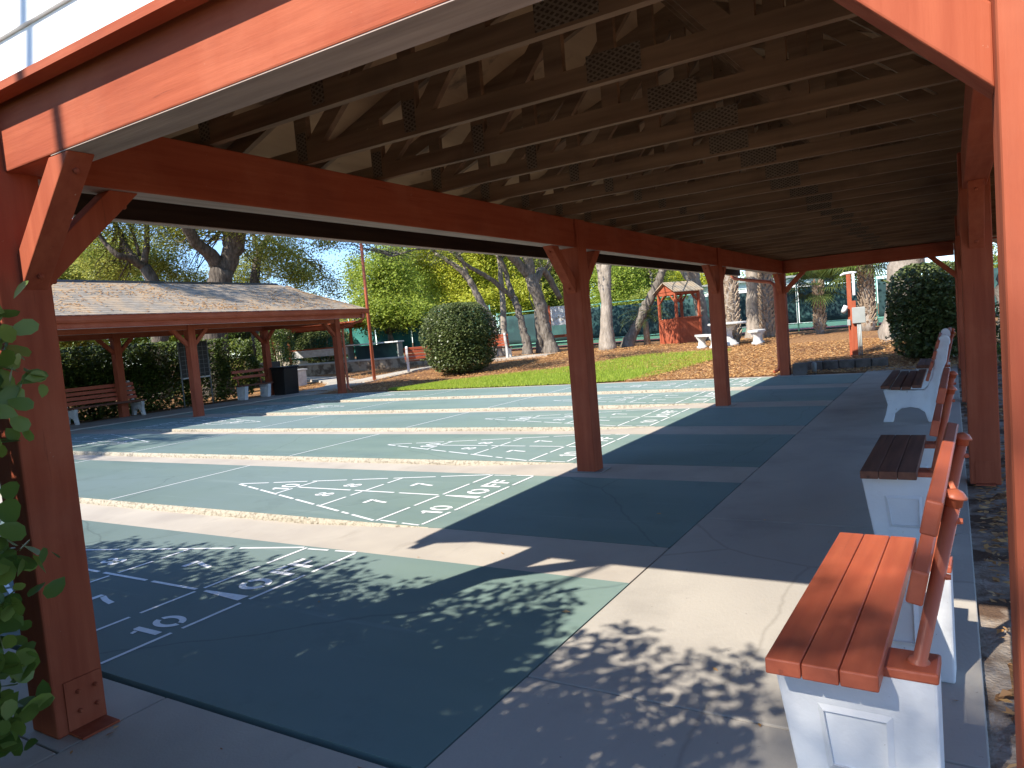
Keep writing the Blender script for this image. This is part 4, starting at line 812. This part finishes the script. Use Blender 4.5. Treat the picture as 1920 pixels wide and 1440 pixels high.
hb = thing('house', 'pale low house showing over the fence behind the booth', 'house', (-15, 47, .42))
MB().box((0, 0, 0), (9, 6, 2.9)).build('wall', M['siding'], hb)
MB().prism([(-.4, 2.9), (9.4, 2.9), (9.4, 3.02), (-.4, 3.02)], -.4, 6.4).build('roof_edge', M['metal'], hb)
for x in (1.4, 4.1, 6.8): MB().box((x, -.04, 1.0), (x + 1.1, -.004, 2.1)).build('window', M['black'], hb)
h2 = thing('house', 'beige building wall behind the round bush and far shelter', 'house', (-42, 33, .42))
MB().box((0, 0, 0), (5.5, 5, 3.1)).build('wall', M['beige'], h2)
MB().prism([(-.4, 3.1), (5.9, 3.1), (2.75, 4.3)], -.4, 5.4).build('roof', M['shingle'], h2)

# ------------------------------------------------------------------ things on the mulch bed
def booth(loc, rz):
    t = thing('roofed_booth', 'small red roofed booth with panelled base among the trunks', 'booth', loc, rz); S = 1.06
    for x in (0, S):
        for y in (0, S):
            MB().box((x - .045, y - .045, -.05), (x + .045, y + .045, 1.98)).build('post', M['redz'], t, bevel=.006)
    for (a, b_) in (((.046, -.02), (S - .046, .02)), ((.046, S - .02), (S - .046, S + .02)), ((-.02, .046), (.02, S - .046)), ((S - .02, .046), (S + .02, S - .046))):
        MB().box((a[0], a[1], 0), (b_[0], b_[1], .96)).build('panel', M['redz'], t)
        hor = (b_[0] - a[0]) > .5
        MB().box((a[0], a[1], 1.86), (b_[0], b_[1], 1.98)).build('header', M['redx' if hor else 'redy'], t)
        for s in (0, 1):
            if hor:
                x = a[0] if s == 0 else b_[0]; q = 1 if s == 0 else -1; MB().prism([(x, 1.55), (x, 1.62), (x + q * .26, 1.858), (x + q * .33, 1.858)], a[1] + .004, b_[1] - .004).build('brace', M['redz'], t)
            else:
                y = a[1] if s == 0 else b_[1]; q = 1 if s == 0 else -1; MB().prism([(y, 1.55), (y, 1.62), (y + q * .26, 1.858), (y + q * .33, 1.858)], a[0] + .004, b_[0] - .004, 'x').build('brace', M['redz'], t)
    MB().box((-.07, -.07, .965), (S + .07, .10, 1.0)).build('counter', M['redx'], t)
    for x in (-.03, S + .03): MB().prism([(-.06, 1.985), (S + .06, 1.985), (S / 2, 2.30)], x - .012, x + .012, 'x').build('gable', M['redy'], t)
    for s in (-1, 1):
        c = S / 2; pts = [(c, 2.33), (c + s * (S / 2 + .16), 1.95), (c + s * (S / 2 + .16), 1.985), (c, 2.37)]
        MB().prism(pts, -.16, S + .16, 'x').build('roof', M['shingle'], t)
booth((-7.32, 25.0, th(-7.3, 25)), R_(55.4))
def round_table(loc):
    t = thing('round_table', 'round white concrete pedestal table on the mulch', 'table', loc)
    MB().lathe([(.56, 0), (.60, .02), (.60, .055), (.57, .075)], (0, 0, .66), 32).build('table_top', M['greyw'], t, smooth=False)
    MB().lathe([(.33, -.03), (.33, .07), (.27, .09), (.25, .15), (.17, .20), (.14, .36), (.16, .48), (.26, .60), (.28, .655)], (0, 0, 0), 20).build('pedestal', M['greyw'], t, smooth=True)
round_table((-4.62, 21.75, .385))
def curved_bench(label, loc, rz):
    t = thing('curved_bench', label, 'bench', loc, rz, 'curved concrete benches by the round table'); R1, R0 = 1.15, .78; n = 14
    a = [R_(-34 + 68 * i / n) for i in range(n + 1)]; poly = [(R1 * math.cos(q), R1 * math.sin(q)) for q in a] + [(R0 * math.cos(q), R0 * math.sin(q)) for q in reversed(a)]
    MB().prism(poly, .36, .43, 'z').build('seat', M['greyw'], t, bevel=.012)
    for q in (-20, 20):
        o_ = MB().lathe([(.17, -.03), (.17, .05), (.12, .08), (.11, .22), (.17, .32), (.18, .358)], (.965 * math.cos(R_(q)), .965 * math.sin(R_(q)), 0), 12).build('leg', M['greyw'], t, smooth=True)
curved_bench('curved white concrete bench right of the round table', (-4.62, 21.75, .385), R_(8))
curved_bench('curved white concrete bench left of the round table, by booth', (-4.55, 21.95, .37), R_(-128))
nb = thing('notice_board', 'white notice board on two red posts behind the leaning oak', 'notice board', (-13.85, 28.0, .42), R_(28))
for x in (-.42, .42): MB().box((x - .045, -.045, -.05), (x + .045, .045, 2.05)).build('post', M['redz'], nb, bevel=.005)
MB().box((-.37, -.02, 1.12), (.37, .02, 1.98)).build('board', M['white'], nb)
for k in range(5): MB().box((-.30 + .12 * k, -.0235, 1.3 + .06 * (k % 3)), (-.21 + .12 * k, -.0205, 1.42 + .06 * (k % 3))).build('paper', M['beige'], nb)
MB().box((-.37, -.03, .55), (.37, .03, .68)).build('rail', M['redx'], nb)
ep = thing('electrical_post', 'orange post with grey boxes and white lamp, past walkway end', 'utility post', (-.50, 17.6, th(-.5, 17.6)), R_(5))
MB().box((-.075, -.07, -.06), (.055, .07, 1.32)).build('post', M['redz'], ep, bevel=.006)
MB().box((-.13, .075, -.06), (-.03, .17, 1.96)).build('rear_post', M['redz'], ep, bevel=.006)
MB().box((-.035, -.16, .78), (.25, -.072, 1.16)).build('meter_box', M['boxgrey'], ep, bevel=.01)
MB().box((-.15, -.12, .74), (-.078, -.02, .88)).build('switch_box', M['boxgrey'], ep, bevel=.008)
for k in range(3): MB().tube([(.075 + .035 * k, -.11, -.06), (.075 + .03 * k, -.11, .78)], .015, 8).build('conduit', M['boxgrey'], ep, smooth=True)
MB().tube([(-.24, -.02, 1.06), (-.20, -.05, 1.12), (-.16, -.06, 1.22)], [.045, .06, .05], 12).build('flood_light', M['white'], ep, smooth=True)
MB().tube([(-.26, .1, 1.95), (-.18, .1, 1.99), (.0, .1, 2.0), (.10, .1, 1.99)], [.02, .03, .03, .02], 8).build('lamp_arm', M['white'], ep, smooth=True)
MB().box((-.005, .06, 1.45), (.055, .14, 1.97)).build('lamp', M['white'], ep, bevel=.01)
bw = thing('block_edging', 'low row of old grey blocks edging the mulch behind courts', 'edging', (-1.3, 14.3, 0))
MB().box((-.05, -.10, -.04), (.20, .16, .235)).build('block', M['timber'], bw, bevel=.01)
for k in range(5): MB().box((.10 + .31 * k, .74 + .05 * k, -.04), (.40 + .31 * k, .92 + .05 * k, .20)).build('block', M['timber'], bw, bevel=.012)
MB().tube([(.30, .35, -.05), (.30, .36, .20), (.30, .36, .215)], [.05, .05, .03], 10).build('pipe_stub', M['metal'], bw, smooth=True)
tag(MB().tube([(-16.3, 18.0, .0), (-16.3, 18.0, 4.0), (-16.3, 18.0, 8.5)], [.062, .055, .045], 10).build('pole', M['pipe'], smooth=True), 'tall thin rusty red pole beside the mulch path', 'pole')
sb = thing('score_board', 'black gridded scoreboard on metal legs under pavilion across courts', 'scoreboard', (-17.85, 11.95, 0), math.pi / 2)
for x in (-.48, .48): MB().tube([(x, 0, 0), (x, 0, 1.95)], .022, 8).build('leg', M['metal'], sb, smooth=True)
MB().box((-.45, -.015, .88), (.45, .015, 1.92)).build('board', M['black'], sb)
g = MB()
for k in range(1, 6): g.box((-.45 + .15 * k - .004, -.0185, .90), (-.45 + .15 * k + .004, -.0155, 1.88))
for k in range(7): g.box((-.44, -.019, .98 + .13 * k), (.44, -.0156, .987 + .13 * k))
g.build('grid_lines', M['metal'], sb)
MB().box((-.46, -.03, .83), (.46, .03, .872)).build('chalk_ledge', M['greyw'], sb)
tb = thing('rubbish_bin', 'black square rubbish bin at far end of the pavilion across courts', 'bin', (-16.98, 14.55, .02), 0)
MB().prism([(-.26, 0), (.26, 0), (.31, .84), (-.31, .84)], -.29, .29).build('body', M['black'], tb, bevel=.02)
MB().box((-.33, -.32, .842), (.33, .32, .90)).build('lid', M['black'], tb, bevel=.02)
gr = thing('grill', 'black charcoal grill on a post by the column bush', 'grill', (-21.6, 17.9, .06))
MB().tube([(0, 0, -.1), (0, 0, .75)], .04, 8).build('post', M['black'], gr, smooth=True)
MB().box((-.32, -.22, .75), (.32, .22, .98)).build('fire_box', M['black'], gr, bevel=.01)
pl = thing('stone_planter', 'low stacked stone planter wall left of the thin red pole', 'planter', (-24.6, 21.6, .25), R_(14))
MB().box((0, 0, -.1), (7.0, .4, .42)).build('wall', M['stone'], pl); MB().box((-.04, -.04, .423), (7.04, .44, .50)).build('cap', M['conc'], pl, bevel=.01)
gb = thing('storage_box', 'pale grey concrete box standing beside the grill', 'box', (-20.5, 18.0, .06))
MB().box((-.45, -.3, -.05), (.45, .3, .55)).build('body', M['greyw'], gb, bevel=.015); MB().box((-.49, -.34, .553), (.49, .34, .61)).build('lid', M['greyw'], gb, bevel=.01)
fs_ = thing('shelter', 'small flat red shelter far behind the left pavilion', 'shelter', (-29.6, 25.0, .40), R_(30))
for x in (0, 3.6):
    for y in (0, 2.6): MB().box((x - .07, y - .07, -.1), (x + .07, y + .07, 2.0)).build('post', M['redz'], fs_, bevel=.006)
for y in (0, 2.6): MB().box((-.5, y - .06, 2.003), (4.4, y + .06, 2.22)).build('beam', M['redx'], fs_)
MB().box((-.7, -.6, 2.224), (4.7, 3.2, 2.30)).build('roof', M['redx'], fs_)
MB().box((.1, 2.5, .55), (3.5, 2.54, .95)).build('rail_panel', M['greyw'], fs_); MB().box((.072, 2.5, .96), (3.528, 2.56, 1.03)).build('top_rail', M['redx'], fs_)
ct = thing('counter_table', 'long white topped table in front of the teal windscreen', 'table', (-27.6, 28.3, .42), R_(10))
MB().box((0, 0, .98), (3.4, .7, 1.05)).build('table_top', M['white'], ct, bevel=.01)
for x in (.1, 3.3): MB().box((x - .03, .1, -.05), (x + .03, .6, .978)).build('leg', M['metal'], ct)
MB().box((.3, .55, .1), (3.1, .6, .93)).build('dark_panel', M['screend'], ct)
lp = thing('shadow_pole', 'slim grey pole out of frame, added for its thin shadow', 'lamp post', (-2.15, -3.72, 0))  # unseen pole placed for the thin shadow on siding and beam; its head is invented
MB().tube([(0, 0, -.1), (0, 0, 9.0)], .029, 10).build('pole', M['metal'], lp, smooth=True)
MB().lathe([(.04, 0), (.16, .04), (.14, .16), (.03, .2)], (0, 0, 9.0), 14).build('pole_head', M['metal'], lp, smooth=True)
